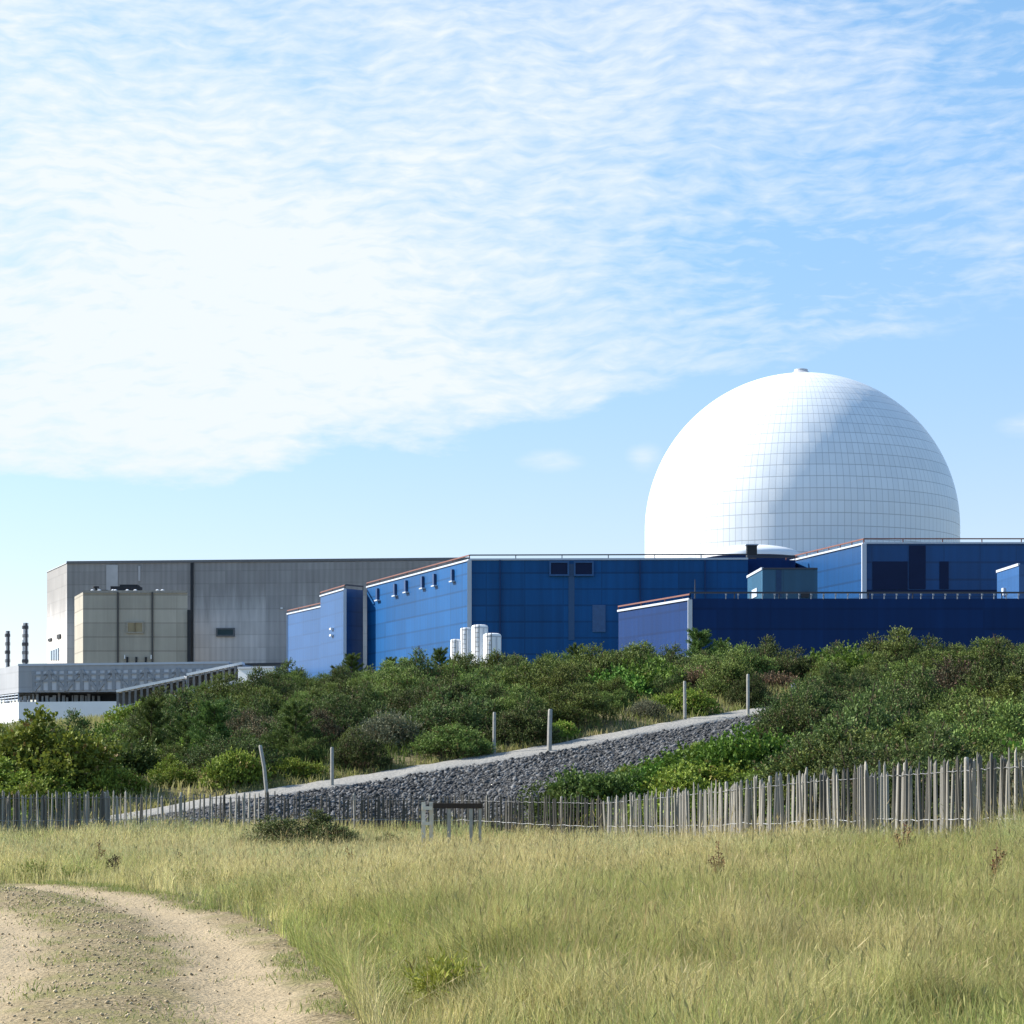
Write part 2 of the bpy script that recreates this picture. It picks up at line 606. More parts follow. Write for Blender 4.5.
m_path, T, b = material('pale_grit', 0.9, 0.2)
oc = coord(T)
T.put(b.inputs['Base Color'], T.mix(T.noise(oc, 7.0, 8, 0.8), (0.13, 0.125, 0.112), (0.46, 0.44, 0.40)))
bump(T, b, T.noise(oc, 9.0, 6), 0.8, 0.06)
rows = []
for k, (dy, dz) in enumerate([(-0.25, -0.14), (0.0, -0.03), (0.4, 0.03), (1.0, 0.09), (1.7, 0.16), (2.2, 0.20), (2.6, 0.05)]):
    wv = (vnoise(X_s, X_s * 0 + k, 0.9, 4) - 0.5) * 0.25
    rows.append(np.stack([X_s, Y_s + dy + wv, Z_s + dz + (vnoise(X_s, X_s * 0 + k, 2.2, 8) - 0.5) * 0.05], -1))
strip(rows, 'path', m_path)
m_stone_face, T, b = material('dark_shingle_bed', 0.95, 0.15)
oc = coord(T)
T.put(b.inputs['Base Color'], T.mix(T.ss(T.noise(oc, 5.5, 6, 0.75), 0.35, 0.65), (0.035, 0.037, 0.042), (0.13, 0.13, 0.13)))
bump(T, b, T.noise(oc, 6.0, 6), 1.0, 0.12)
rows = []
toeY = np.array([min(y - 1.0, fence_at(p)[1] + 2.8 + max(0, (p - 560)) * 0.028) for p, y in zip(pxs, Y_s)])
toeX = PX(pxs, toeY)
toeZ = ground(toeX, toeY) - 0.2
for t in np.linspace(0, 1, 9):
    e = t
    rows.append(np.stack([toeX * (1 - e) + X_s * e, toeY * (1 - e) + (Y_s - 0.05) * e, toeZ * (1 - e) + (Z_s - 0.06) * e + 0.10 * math.sin(PI * t)], -1))
strip(rows, 'stone_bank', m_stone_face)
BANK = np.stack(rows, 0)


def stones(P, S, name, mat, cols, label=None):
    n = len(P)
    base = np.array([[1, 0, 0], [0.3, 0.95, 0], [-0.8, 0.6, 0], [-0.75, -0.65, 0], [0.35, -0.9, 0], [0.1, 0.1, 0.75], [0, 0, -0.6]], float)
    tri = np.array([[0, 1, 5], [1, 2, 5], [2, 3, 5], [3, 4, 5], [4, 0, 5], [1, 0, 6], [2, 1, 6], [3, 2, 6], [4, 3, 6], [0, 4, 6]])
    V = base[None] * (1 + (rng.random((n, 7, 3)) - 0.5) * 0.7)
    a = rng.random(n) * 2 * PI
    ti = (rng.random((n, 2)) - 0.5) * 0.9
    c, s = np.cos(a)[:, None], np.sin(a)[:, None]
    V = np.stack([V[..., 0] * c - V[..., 1] * s, V[..., 0] * s + V[..., 1] * c, V[..., 2] + ti[:, :1] * V[..., 0] + ti[:, 1:] * V[..., 1]], -1)
    V = V * S[:, None, None] + P[:, None]
    Tt = (tri[None] + (np.arange(n) * 7)[:, None, None]).reshape(-1, 3)
    o = newmesh(name, V.reshape(-1, 3), tris=Tt, mat=mat, col=np.repeat(cols, 7, 0))
    return tag(o, label, kind='stuff')


m_tint, T, b = material('tinted_stone', 0.85, 0.3)
T.put(b.inputs['Base Color'], T.n('ShaderNodeAttribute', attribute_name='tint').outputs['Color'])
N = 80000
ii = rng.random(N) * 150
jj = rng.random(N) * 7.9 + 0.05
i0, j0 = ii.astype(int), jj.astype(int)
fi, fj = (ii - i0)[:, None], (jj - j0)[:, None]
P = (BANK[j0, i0] * (1 - fi) + BANK[j0, i0 + 1] * fi) * (1 - fj) + (BANK[j0 + 1, i0] * (1 - fi) + BANK[j0 + 1, i0 + 1] * fi) * fj
gcol = (0.035 + rng.random((N, 1)) ** 2.0 * 0.16) * np.array([[1.0, 0.99, 0.98]])
stones(P, 0.02 + rng.random(N) ** 5 * 0.085, 'shingle', m_tint, gcol, 'dark grey broken stone covering the bank below the pale path')

# pebbles on the track
N = 6500
kk = rng.random(N) * (len(TR) - 60) + 25
k0 = kk.astype(int)
ss_ = np.where(rng.random(N) < 0.75, np.clip(rng.normal(0.385, 0.09, N), 0, 1), np.where(rng.random(N) < 0.5, rng.normal(0.03, 0.05, N), rng.random(N)))
px_ = TR[k0, 0] * (1 - ss_) + TL[k0, 0] * ss_ + rng.normal(0, 0.12, N)
py_ = TR[k0, 1] * (1 - ss_) + TL[k0, 1] * ss_ + rng.normal(0, 0.12, N)
ss_ = in_track(px_, py_)
pz_ = ground(px_, py_) + 0.025 - 0.045 * rutdepth(ss_) + 0.03 * np.exp(-((ss_ - 0.385) / 0.1) ** 2)
pc = np.array([[0.46, 0.36, 0.22]]) * (0.55 + rng.random((N, 1)) * 0.7)
stones(np.stack([px_, py_, pz_], -1), 0.004 + rng.random(N) ** 3 * 0.015, 'gravel', m_tint, pc, 'loose tan pebbles along the crown and edge of the sandy track')

def bank_z(x, y):
    """height of the stone face where it lies above the turf"""
    d = (BANK[..., 0] - x) ** 2 + (BANK[..., 1] - y) ** 2
    k = np.unravel_index(d.argmin(), d.shape)
    return float(BANK[k][2]) if d[k] < 0.8 else -99.0


# ------------------------------------------------------------------ grass
m_grass = foliage('grass_blades', 0.6, 0.42, 0.2, 0.4825)


def blades(x, y, h, w, lean_dir, lean, cols, name, mat, label, zoff=None, seed_frac=0.0):
    n = len(x)
    z = ground(x, y) - 0.02 if zoff is None else zoff
    a = rng.random(n) * 2 * PI
    wx, wy = np.cos(a) * w / 2, np.sin(a) * w / 2
    lx, ly = np.cos(lean_dir) * lean * h, np.sin(lean_dir) * lean * h
    o = np.stack([x, y, z], -1)
    wv = np.stack([wx, wy, np.zeros(n)], -1)
    up = np.stack([np.zeros(n), np.zeros(n), h], -1)
    ln = np.stack([lx, ly, np.zeros(n)], -1)
    mid = o + up * 0.55 + ln * 0.35
    tip = o + up * (1 - 0.35 * np.minimum(lean, 1.2) ** 2)[:, None] + ln
    V = np.stack([o - wv, o + wv, mid + wv * 0.8, mid - wv * 0.8, tip], 1)
    b0 = np.arange(n) * 5
    Q = np.stack([b0, b0 + 1, b0 + 2, b0 + 3], -1)
    Tt = np.stack([b0 + 3, b0 + 2, b0 + 4], -1)
    V = V.reshape(-1, 3)
    cc = np.repeat(cols, 5, 0)
    if seed_frac:
        k = np.where(rng.random(n) < seed_frac)[0]
        m_ = len(k)
        d = (tip - mid)[k]
        t0 = mid[k] + d * 0.75
        t1 = tip[k] + d * 0.12
        wk = np.stack([np.cos(a[k]), np.sin(a[k]), np.zeros(m_)], -1) * (w[k] * 1.15)[:, None]
        c0 = (t0 + t1) / 2
        SV = np.stack([t0, c0 + wk, t1, c0 - wk], 1).reshape(-1, 3)
        Q = np.vstack([Q, (np.arange(m_) * 4)[:, None] + np.arange(4)[None] + len(V)])
        V = np.vstack([V, SV])
        sc = cols[k] * 0.5 + np.array([[0.34, 0.26, 0.12]]) * 0.5
        cc = np.vstack([cc, np.repeat(sc, 4, 0)])
    ob = newmesh(name, V, quads=Q, tris=Tt, mat=mat, col=cc)
    return tag(ob, label, kind='stuff')


def scatter(n, y0, y1, pxa=-40, pxb=1064):
    y = np.sqrt(rng.random(n) * (y1 ** 2 - y0 ** 2) + y0 ** 2)
    px = rng.random(n) * (pxb - pxa) + pxa
    return PX(px, y), y, px


STRAW = np.array([0.64, 0.57, 0.25])
STRAW2 = np.array([0.74, 0.64, 0.34])
GREEN = np.array([0.30, 0.36, 0.10])
OLIVE = np.array([0.42, 0.40, 0.12])
BLUEG = np.array([0.38, 0.44, 0.22])


def meadow():
    X, Y, PXs, lay = [], [], [], []
    for n, a, b_ in ((26000, 8.0, 12.0), (190000, 12.0, 18), (190000, 18, 27), (150000, 27, 38), (130000, 38, 58)):
        x, y, p = scatter(n, a, b_, -70, 1094)
        X.append(x); Y.append(y); PXs.append(p)
    x, y, p = map(np.concatenate, (X, Y, PXs))
    lim = np.interp(p, fpx, fY)
    s = in_track(x, y)
    inn = (s > 0.015) & (s < 1.02) & (y < 29)
    # clumpy density, thinner right beside the track
    edge = np.clip(np.where(s < 0, -s / 0.22, 9), 0, 1)
    edge = np.where((y > 29.5), 1, edge)
    den = 0.22 + 0.78 * np.clip((vnoise(x, y, 2.3, 31) + 0.5 * vnoise(x, y, 6, 32) - 0.35) * 1.6, 0, 1)
    keep = (y < lim + 1.2) & ~inn & (rng.random(len(x)) < den * (0.45 + 0.55 * edge))
    x, y, p, edge = x[keep], y[keep], p[keep], edge[keep]
    n = len(x)
    big = fbm(x, y, 0.16, 40)
    mid_ = fbm(x, y, 0.7, 44)
    fine = rng.random(n)
    gold = np.clip((big - 0.5) * 2.6 + (mid_ - 0.5) * 2.8 + 0.42 + np.clip((y - 17) / 14, -0.35, 0.42), 0, 1)
    gold = np.where(p < 150, gold * 0.75, gold)
    t = np.clip(gold + (fine - 0.5) * 0.75, 0, 1)[:, None]
    base = GREEN * (1 - t) ** 1 + STRAW * t
    mixk = (rng.random((n, 1)) < 0.3)
    base = np.where(mixk, OLIVE * (1 - t) + STRAW2 * t, base)
    marram = np.clip((fbm(x, y, 0.25, 61) - 0.56) * 8, 0, 1) * np.clip((y - 22) / 8, 0, 1)
    nearf = np.clip(1 - (np.interp(p, fpx, fY) - y) / 4.5, 0, 1)
    marram = np.clip(marram * 0.7 + nearf * np.clip((vnoise(x, y, 0.35, 65) - 0.35) * 3, 0, 1), 0, 1)[:, None]
    base = base * (1 - marram * 0.75) + BLUEG * marram * 0.75
    cl = np.clip(0.25 + 1.1 * vnoise(x, y, 7.0, 55) * 0.55 + 1.0 * vnoise(x, y, 2.6, 57) * 0.5, 0.3, 1.25)
    base = base * (0.6 + 0.72 * rng.random((n, 1))) * (0.35 + 0.75 * cl)[:, None]
    h = (0.20 + 0.30 * mid_ + 0.16 * rng.random(n)) * (0.16 + 0.84 * edge)
    h = h * (0.55 + 0.5 * vnoise(x, y, 1.4, 50) + 0.5 * vnoise(x, y, 4.5, 52)) * np.interp(y, [10, 16, 25, 45], [0.95, 1.0, 0.82, 0.72])
    h = h + 0.14 * marram[:, 0] * rng.random(n) + 0.4 * np.clip((p - 945) / 60, 0, 1) * nearf * rng.random(n)
    tall = rng.random(n) < 0.045
    h = np.where(tall, h * 1.55, h)
    base = np.where(tall[:, None], base * 0.45 + np.array([[0.20, 0.13, 0.06]]), base)
    w = np.maximum(0.0042, y / F * 0.5) * (0.7 + 0.6 * rng.random(n))
    w = np.where(tall, w * 0.6, w)
    ld = 0.35 + rng.normal(0, 0.9, n) + (vnoise(x, y, 5.0, 70) - 0.5) * 9
    lean = 0.12 + 0.75 * rng.random(n) ** 1.2
    lean = np.where(tall, lean * 0.45, lean)
    blades(x, y, h, w, ld, lean, base, 'meadow_grass', m_grass, 'dry straw and green meadow grass between the track and the paling fence', seed_frac=0.14)


meadow()


def track_weeds():
    n = 45000
    kk = rng.random(n) * (len(TR) - 60) + 25
    k0 = kk.astype(int)
    s = np.where(rng.random(n) < 0.8, rng.normal(0.385, 0.075, n), rng.normal(0.82, 0.1, n))
    s = np.where(rng.random(n) < 0.35, np.abs(rng.normal(0.0, 0.045, n)), s)
    x = TR[k0, 0] * (1 - s) + TL[k0, 0] * s + rng.normal(0, 0.15, n)
    y = TR[k0, 1] * (1 - s) + TL[k0, 1] * s + rng.normal(0, 0.15, n)
    keep = (fbm(x, y, 1.5, 81) > 0.50) & (rng.random(n) < 0.75)
    x, y = x[keep], y[keep]
    n = len(x)
    t = rng.random((n, 1))
    cols = (np.array([0.12, 0.16, 0.04]) * (1 - t) + np.array([0.30, 0.27, 0.1]) * t) * (0.8 + 0.4 * rng.random((n, 1)))
    h = 0.025 + 0.06 * rng.random(n) ** 2
    blades(x, y, h, np.full(n, 0.006), rng.random(n) * 6.28, 0.3 + rng.random(n), cols, 'track_weeds', m_grass, 'short green weeds growing on the crown of the sandy track', zoff=ground(x, y) + 0.02)


track_weeds()


def bank_grass():
    n = 100000
    x, y, p = scatter(n, 50, 108, -60, 1084)
    lim = np.interp(p, fpx, fY)
    yp = np.interp(p, ppx, pY, left=0, right=999)
    onbank = (p > 60) & (p < 780) & (y < yp + 2.6) & (y > lim + 2.0)
    keep = (y > lim) & ~onbank
    x, y, p = x[keep], y[keep], p[keep]
    n = len(x)
    yp = np.interp(p, ppx, pY)
    t = np.clip((fbm(x, y, 0.12, 91) - 0.5) * 3 + 0.45 + (rng.random(n) - 0.5) * 0.5, 0, 1)[:, None]
    t = t * np.where((p < 230) & (y < 84), 1.0, 0.45)[:, None]
    cols = np.array([0.10, 0.13, 0.03]) * (1 - t) + np.array([0.46, 0.38, 0.18]) * t
    cols *= 0.75 + 0.5 * rng.random((n, 1))
    h = 0.12 + 0.3 * rng.random(n) + 0.1 * vnoise(x, y, 0.5, 95)
    w = np.full(n, 0.04) * (0.6 + 0.7 * rng.random(n))
    blades(x, y, h, w, rng.random(n) * 6.28, 0.15 + 0.4 * rng.random(n), cols, 'bank_grass', m_grass, 'pale dry grass between the bushes of the bank')


bank_grass()


def path_fringe():
    n = 5200
    i = rng.integers(5, 140, n)
    side = rng.random(n) < 0.72
    x = X_s[i] + rng.normal(0, 0.2, n)
    y = Y_s[i] + np.where(side, 2.3 + np.abs(rng.normal(0, 0.5, n)), -0.5 + rng.normal(0, 0.5, n))
    z = Z_s[i] + np.where(side, 0.1, -0.25)
    keep = np.where(side, True, vnoise(x, x * 0, 0.6, 13) > 0.72)
    x, y, z = x[keep], y[keep], z[keep]
    n = len(x)
    t = np.clip(vnoise(x, x * 0, 0.25, 17) * 1.6 - 0.3 + (rng.random(n) - 0.5) * 0.4, 0, 1)[:, None]
    cols = np.array([0.17, 0.19, 0.04]) * (1 - t) + np.array([0.42, 0.33, 0.17]) * t
    h = 0.12 + 0.28 * rng.random(n)
    blades(x, y, h, np.full(n, 0.03), rng.random(n) * 6.28, 0.2 + 0.4 * rng.random(n), cols, 'verge_grass', m_grass, 'yellowing grass along the edges of the pale path', zoff=z)


path_fringe()

# ------------------------------------------------------------------ bushes
m_leaf = foliage('leaves', 0.65, 0.18, 0.15)
m_bark = plain('bark', (0.10, 0.075, 0.05), 0.9, 0.1, 0.35, 8)


def quads_from(P, D, S, L, W):
    """diamond leaves: base P, direction D, side S"""
    tip = P + D * L[:, None]
    mid = P + D * (L * 0.5)[:, None]
    V = np.stack([P, mid + S * (W / 2)[:, None], tip, mid - S * (W / 2)[:, None]], 1)
    return V.reshape(-1, 3)


def unit(v):
    return v / np.maximum(np.linalg.norm(v, axis=-1, keepdims=True), 1e-6)


def bush_leaves(seed, R, H, lobes, shoots, per, L, Wd, shoot_len, cols, upness, lobe_r=0.45, spread=0.9):
    r = np.random.default_rng(seed)
    ang = r.random(lobes) * 2 * PI
    rad = np.sqrt(r.random(lobes)) * R * spread
    lx, ly = np.cos(ang) * rad, np.sin(ang) * rad
    lr = lobe_r * (0.6 + 0.8 * r.random(lobes)) * R * 0.55
    lz = H * (1 - 0.75 * (rad / R) ** 2) * (0.38 + 0.68 * r.random(lobes)) - lr * 0.55
    lz = np.maximum(lz, lr * 0.2)
    lob = r.integers(0, lobes, shoots)
    dirs = unit(r.normal(0, 1, (shoots, 3)) + np.array([0, 0, 0.5]))
    shell = 0.55 + 0.45 * r.random(shoots) ** 0.5
    P = np.stack([lx[lob], ly[lob], lz[lob]], -1) + dirs * (lr[lob] * shell)[:, None] * np.array([1, 1, 0.85])
    P[:, 2] = np.maximum(P[:, 2], 0.03)
    out = unit(dirs + np.array([0, 0, upness]) + r.normal(0, 0.35, (shoots, 3)))
    sl = shoot_len * (0.5 + r.random(shoots))
    # leaves along each shoot
    k = np.repeat(np.arange(shoots), per)
    t = np.tile(np.linspace(0.05, 1, per), shoots)
    p = P[k] + out[k] * (sl[k] * t)[:, None]
    d = unit(out[k] * (0.4 + 0.8 * t)[:, None] + r.normal(0, 0.55, (len(k), 3)))
    s = unit(np.cross(d, r.normal(0, 1, (len(k), 3))))
    Lk = L * (0.7 + 0.6 * r.random(len(k))) * (1.1 - 0.35 * t)
    Wk = Wd * (0.7 + 0.6 * r.random(len(k)))
    V = quads_from(p, d, s, Lk, Wk)
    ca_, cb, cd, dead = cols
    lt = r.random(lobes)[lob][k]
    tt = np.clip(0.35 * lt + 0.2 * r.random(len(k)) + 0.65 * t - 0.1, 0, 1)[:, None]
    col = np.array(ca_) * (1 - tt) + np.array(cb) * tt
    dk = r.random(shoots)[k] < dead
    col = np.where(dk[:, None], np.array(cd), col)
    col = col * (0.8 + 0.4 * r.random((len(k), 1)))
    return V, np.repeat(col, 4, 0), (lx, ly, lz)


def make_bush(name, label, cat, group, seed, R=1.3, H=1.4, lobes=22, shoots=1500, per=6, L=0.085, Wd=0.045, shoot_len=0.2, cols=None, upness=0.6, lobe_r=0.75, spread=0.85):
    root = thing(name, label, cat, (0, 0, -50), 0, group)
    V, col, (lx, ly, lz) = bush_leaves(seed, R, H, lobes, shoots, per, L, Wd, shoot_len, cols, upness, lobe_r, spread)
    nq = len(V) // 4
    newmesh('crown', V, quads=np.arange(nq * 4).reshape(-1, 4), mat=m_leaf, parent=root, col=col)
    st = MB()
    for i in range(min(lobes, 26)):
        e_ = 1.0 if i < 16 else 1.22
        st.tube([(lx[i] * 0.05, ly[i] * 0.05, -0.15), (lx[i] * 0.5, ly[i] * 0.5, max(lz[i], 0.1) * 0.62), (lx[i] * e_, ly[i] * e_, max(lz[i], 0.1) * e_ + 0.05)], [0.032, 0.022, 0.008], 5)
    st.build('stem', m_bark, root)
    return root


GORSE = ((0.018, 0.034, 0.008), (0.195, 0.255, 0.060), (0.13, 0.095, 0.04), 0.05)  # fresh tips over old growth; sunlit tips and hollow shade put into the colour
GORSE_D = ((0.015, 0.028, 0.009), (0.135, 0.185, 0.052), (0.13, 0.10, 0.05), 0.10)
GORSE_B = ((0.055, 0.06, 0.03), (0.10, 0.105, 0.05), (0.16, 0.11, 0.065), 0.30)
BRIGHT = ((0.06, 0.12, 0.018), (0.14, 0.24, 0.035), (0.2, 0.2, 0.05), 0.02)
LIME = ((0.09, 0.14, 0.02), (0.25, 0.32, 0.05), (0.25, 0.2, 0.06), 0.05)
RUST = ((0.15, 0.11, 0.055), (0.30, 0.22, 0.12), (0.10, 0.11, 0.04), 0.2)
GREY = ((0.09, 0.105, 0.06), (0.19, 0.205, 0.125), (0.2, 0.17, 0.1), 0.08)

G = {}
for i in range(4):
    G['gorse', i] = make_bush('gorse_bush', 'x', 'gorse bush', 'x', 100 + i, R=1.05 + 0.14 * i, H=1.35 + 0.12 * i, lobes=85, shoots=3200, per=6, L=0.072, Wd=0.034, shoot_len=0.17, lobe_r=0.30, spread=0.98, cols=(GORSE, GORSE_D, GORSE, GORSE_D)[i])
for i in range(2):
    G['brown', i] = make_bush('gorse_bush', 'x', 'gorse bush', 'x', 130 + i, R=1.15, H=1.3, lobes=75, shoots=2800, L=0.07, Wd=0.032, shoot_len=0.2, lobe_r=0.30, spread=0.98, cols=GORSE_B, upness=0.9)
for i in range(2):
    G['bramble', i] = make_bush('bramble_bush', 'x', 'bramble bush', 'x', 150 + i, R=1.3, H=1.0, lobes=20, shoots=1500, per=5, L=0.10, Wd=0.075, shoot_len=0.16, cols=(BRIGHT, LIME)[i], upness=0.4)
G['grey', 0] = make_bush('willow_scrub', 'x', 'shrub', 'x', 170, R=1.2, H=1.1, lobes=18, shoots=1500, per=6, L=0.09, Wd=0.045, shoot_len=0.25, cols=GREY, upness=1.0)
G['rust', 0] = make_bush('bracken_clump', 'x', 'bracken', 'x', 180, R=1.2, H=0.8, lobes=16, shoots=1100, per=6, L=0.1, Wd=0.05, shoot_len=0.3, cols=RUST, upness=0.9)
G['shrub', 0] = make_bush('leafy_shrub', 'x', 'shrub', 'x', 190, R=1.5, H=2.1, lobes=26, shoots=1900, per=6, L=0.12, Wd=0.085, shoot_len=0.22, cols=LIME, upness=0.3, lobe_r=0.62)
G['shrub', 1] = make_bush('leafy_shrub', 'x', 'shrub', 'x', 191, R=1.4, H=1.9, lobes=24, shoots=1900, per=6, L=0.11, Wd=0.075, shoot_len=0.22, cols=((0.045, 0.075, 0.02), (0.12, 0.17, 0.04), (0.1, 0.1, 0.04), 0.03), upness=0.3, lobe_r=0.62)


def make_pine(seed, H=2.6):
    r = np.random.default_rng(seed)
    root = thing('young_pine', 'x', 'pine tree', (0, 0, -50))
    V, Cc = [], []
    tb = MB()
    tb.tube([(0, 0, -0.2), (0.03, 0.02, H * 0.5), (0.0, 0.05, H)], [0.06, 0.04, 0.012], 6)
    z = 0.25
    while z < H - 0.1:
        f = 1 - (z / H)
        nb = r.integers(4, 7)
        a0 = r.random() * 6.28
        for k in range(nb):
            a = a0 + k * 6.283 / nb + r.normal(0, 0.25)
            L = (0.28 + 0.95 * f ** 0.7) * (0.45 + 0.75 * r.random())
            d = np.array([math.cos(a), math.sin(a), 0.35 + 0.5 * (1 - f)])
            e = np.array([0, 0, z]) + d * L
            mid = np.array([0, 0, z]) + d * L * 0.5 - np.array([0, 0, 0.05])
            tb.tube([(0, 0, z), tuple(mid), tuple(e)], [0.018, 0.012, 0.006], 4)
            # foxtail tufts along the outer part
            for t in np.linspace(0.3, 1.08, 7):
                c = np.array([0, 0, z]) * (1 - t) + e * t
                m = 34
                ax = unit(d + np.array([0, 0, 0.9]))
                dirs = unit(ax[None] * 0.8 + r.normal(0, 0.55, (m, 3)))
                side = unit(np.cross(dirs, r.normal(0, 1, (m, 3))))
                base = c[None] + r.normal(0, 0.035, (m, 3))
                V.append(quads_from(base, dirs, side, 0.16 * (0.7 + 0.6 * r.random(m)), np.full(m, 0.03)))
                tt = r.random((m, 1)) * 0.6 + 0.4 * r.random()
                Cc.append(np.repeat(np.array([0.035, 0.065, 0.018]) * (1 - tt) + np.array([0.15, 0.21, 0.05]) * tt, 4, 0))
        z += 0.24 + 0.1 * r.random()
    V = np.vstack(V)
    newmesh('crown', V, quads=np.arange(len(V)).reshape(-1, 4), mat=m_leaf, parent=root, col=np.vstack(Cc))
    tb.build('trunk', m_bark, root)
    return root


for i in range(2):
    G['pine', i] = make_pine(300 + i, 2.5 + 0.3 * i)
used = set()


def plant(key, x, y, s, label, group=None, sink=0.08, z=None, sz=None):
    rz = rng.random() * 6.28
    zz = (max(gz1(x, y), bank_z(x, y)) if z is None else z) - sink
    sc = (s * rng.uniform(0.85, 1.25), s * rng.uniform(0.85, 1.25), s * (sz or rng.uniform(0.8, 1.22)))
    src = G[key]
    if key in used:
        o = copy_tree(src, (x, y, zz), rz, sc, label, group)
        if not group and 'group' in o:
            del o['group']
    else:
        used.add(key)
        o = src
        o.location = (x, y, zz)
        o.rotation_euler = (0, 0, rz)
        o.scale = sc
        o['label'] = label
        if group:
            o['group'] = group
        elif 'group' in o:
            del o['group']
    return o


# named plants first; their places are kept free of the scattered scrub
placed = []


def special(key, px, Y, s, label, group=None, sz=None, z=None, rad=None):
    x = PX(px, Y)
    placed.append((x, Y, rad if rad is not None else 1.1 * s))
    return plant(key, x, Y, s, label, group, sz=sz, z=z)


special(('bramble', 0), 606, 78, 1.0, 'bright green rounded bush above the pale path, lower half of a joined pair', 'bright green bushes above the path', sz=1.15)
special(('bramble', 0), 640, 79.5, 1.15, 'bright green rounded bush above the pale path, higher half of a joined pair', 'bright green bushes above the path', sz=1.2)
special(('pine', 1), 699, 99, 0.95, 'tall young pine standing above the ridge before the navy building corner')
special(('pine', 0), 721, 100, 0.7, 'shorter young pine just right of the tallest pine on the ridge')
special(('pine', 1), 214, 66, 0.8, 'dark young pine behind the fence near the foot of the pale path', 'young pines behind the fence')
special(('pine', 0), 188, 69, 0.8, 'young pine with pale dry grass on both sides, low on the bank', 'young pines behind the fence')
special(('pine', 0), 296, 68, 0.85, 'young pine between the leaning post and the upright post', 'young pines behind the fence')
special(('pine', 1), 152, 72, 0.8, 'slim young pine beside the bare sandy patch on the left bank', 'young pines behind the fence')
special(('shrub', 0), 52, 62, 1.15, 'large yellow-green leafy shrub directly behind the far left fence', sz=1.05, rad=1.5)
special(('shrub', 0), 12, 60, 0.8, 'yellow-green leafy shrub cut by the left edge of the photo')
special(('shrub', 1), 84, 64, 0.95, 'dark leafy shrub filling the hollow beside the large yellow-green shrub')
special(('shrub', 1), 112, 66, 0.9, 'dark green leafy shrub between the yellow-green shrub and the pines')
special(('shrub', 1), 598, 53.5, 0.92, 'olive rounded shrub at the foot of the dark stone bank behind the fence')
special(('shrub', 1), 568, 53.5, 0.75, 'small dark shrub beside the olive shrub at the foot of the stones')
special(('rust', 0), 702, 79, 0.95, 'rusty brown bracken clump right of the thin post above the path', 'rusty bracken above the path')
special(('rust', 0), 735, 80, 0.8, 'tan bracken clump left of the tallest post at the path top', 'rusty bracken above the path')
special(('rust', 0), 776, 81, 0.9, 'rusty bracken clump beside the short post at the path end', 'rusty bracken above the path')
special(('bramble', 0), 838, 84, 1.2, 'bright green bush on the ridge above the short post')
special(('bramble', 1), 660, 49.5, 0.8, 'yellow-green bramble in front of the stone bank, right behind the fence', 'brambles between stone bank and fence')
# front-of-path green brambles
for i, (px, Y, s, k) in enumerate([(640, 53, 0.75, 0), (662, 54.5, 0.85, 0), (688, 55.5, 0.95, 0), (708, 56, 0.9, 0), (728, 57, 0.9, 0), (746, 57.5, 0.85, 0), (668, 52, 0.85, 1), (690, 53, 0.9, 1), (712, 53.5, 0.95, 1), (736, 54, 1.0, 1), (762, 55, 1.0, 0), (770, 51, 0.95, 1), (752, 49, 0.85, 0), (724, 49.5, 0.8, 0), (652, 59, 0.36, 1), (626, 58.5, 0.32, 1), (676, 60.5, 0.38, 0), (618, 52.5, 0.6, 1), (700, 61, 0.36, 1), (735, 63.5, 0.35, 0)]):
    special(('bramble', k), px, Y, s, 'green bramble bush on the slope between stone bank and fence', 'brambles between stone bank and fence')
# dark gorse where the path disappears
for px, Y, s in [(778, 60, 0.8), (800, 64, 0.95), (824, 69, 1.05), (800, 59, 0.9), (775, 65, 0.5)]:
    special(('gorse', 1), px, Y, s, 'dark gorse bush hiding the upper end of the pale path', 'gorse bushes at the path end')
# gorse in front of the fence
special(('gorse', 3), 295, 46, 0.85, 'dark spreading gorse bush in front of the fence, widest of its row', sz=0.62, rad=0.2)
special(('gorse', 1), 338, 47, 0.55, 'small dark gorse bush beside the widest one in front of the fence', sz=0.6, rad=0.2)
special(('gorse', 1), 395, 46.5, 0.55, 'low dark gorse bush beside the wooden barrier', sz=0.5, rad=0.2)
# row of pine tops along the crest
for i, px in enumerate([338, 352, 371, 391, 408, 440, 516, 548, 575, 590, 610]):
    special(('pine', i % 2), px, 104 + 1.5 * rng.random(), 0.48 + 0.2 * rng.random(), 'small pine top on the crest in front of the large blue building', 'small pines along the crest', rad=0.5)
for i, px in enumerate([778, 800, 818]):
    special(('grey', 0), px, 92 + rng.random(), 0.9, 'pale wispy shrub on the crest before the navy wall', 'wispy shrubs on the crest')
special(('bramble', 1), 122, 80, 1.1, 'pale yellow-green bush high on the left bank below the white wall')
special(('bramble', 1), 108, 76, 1.0, 'yellow-green bush left of the bare sandy patch on the bank')


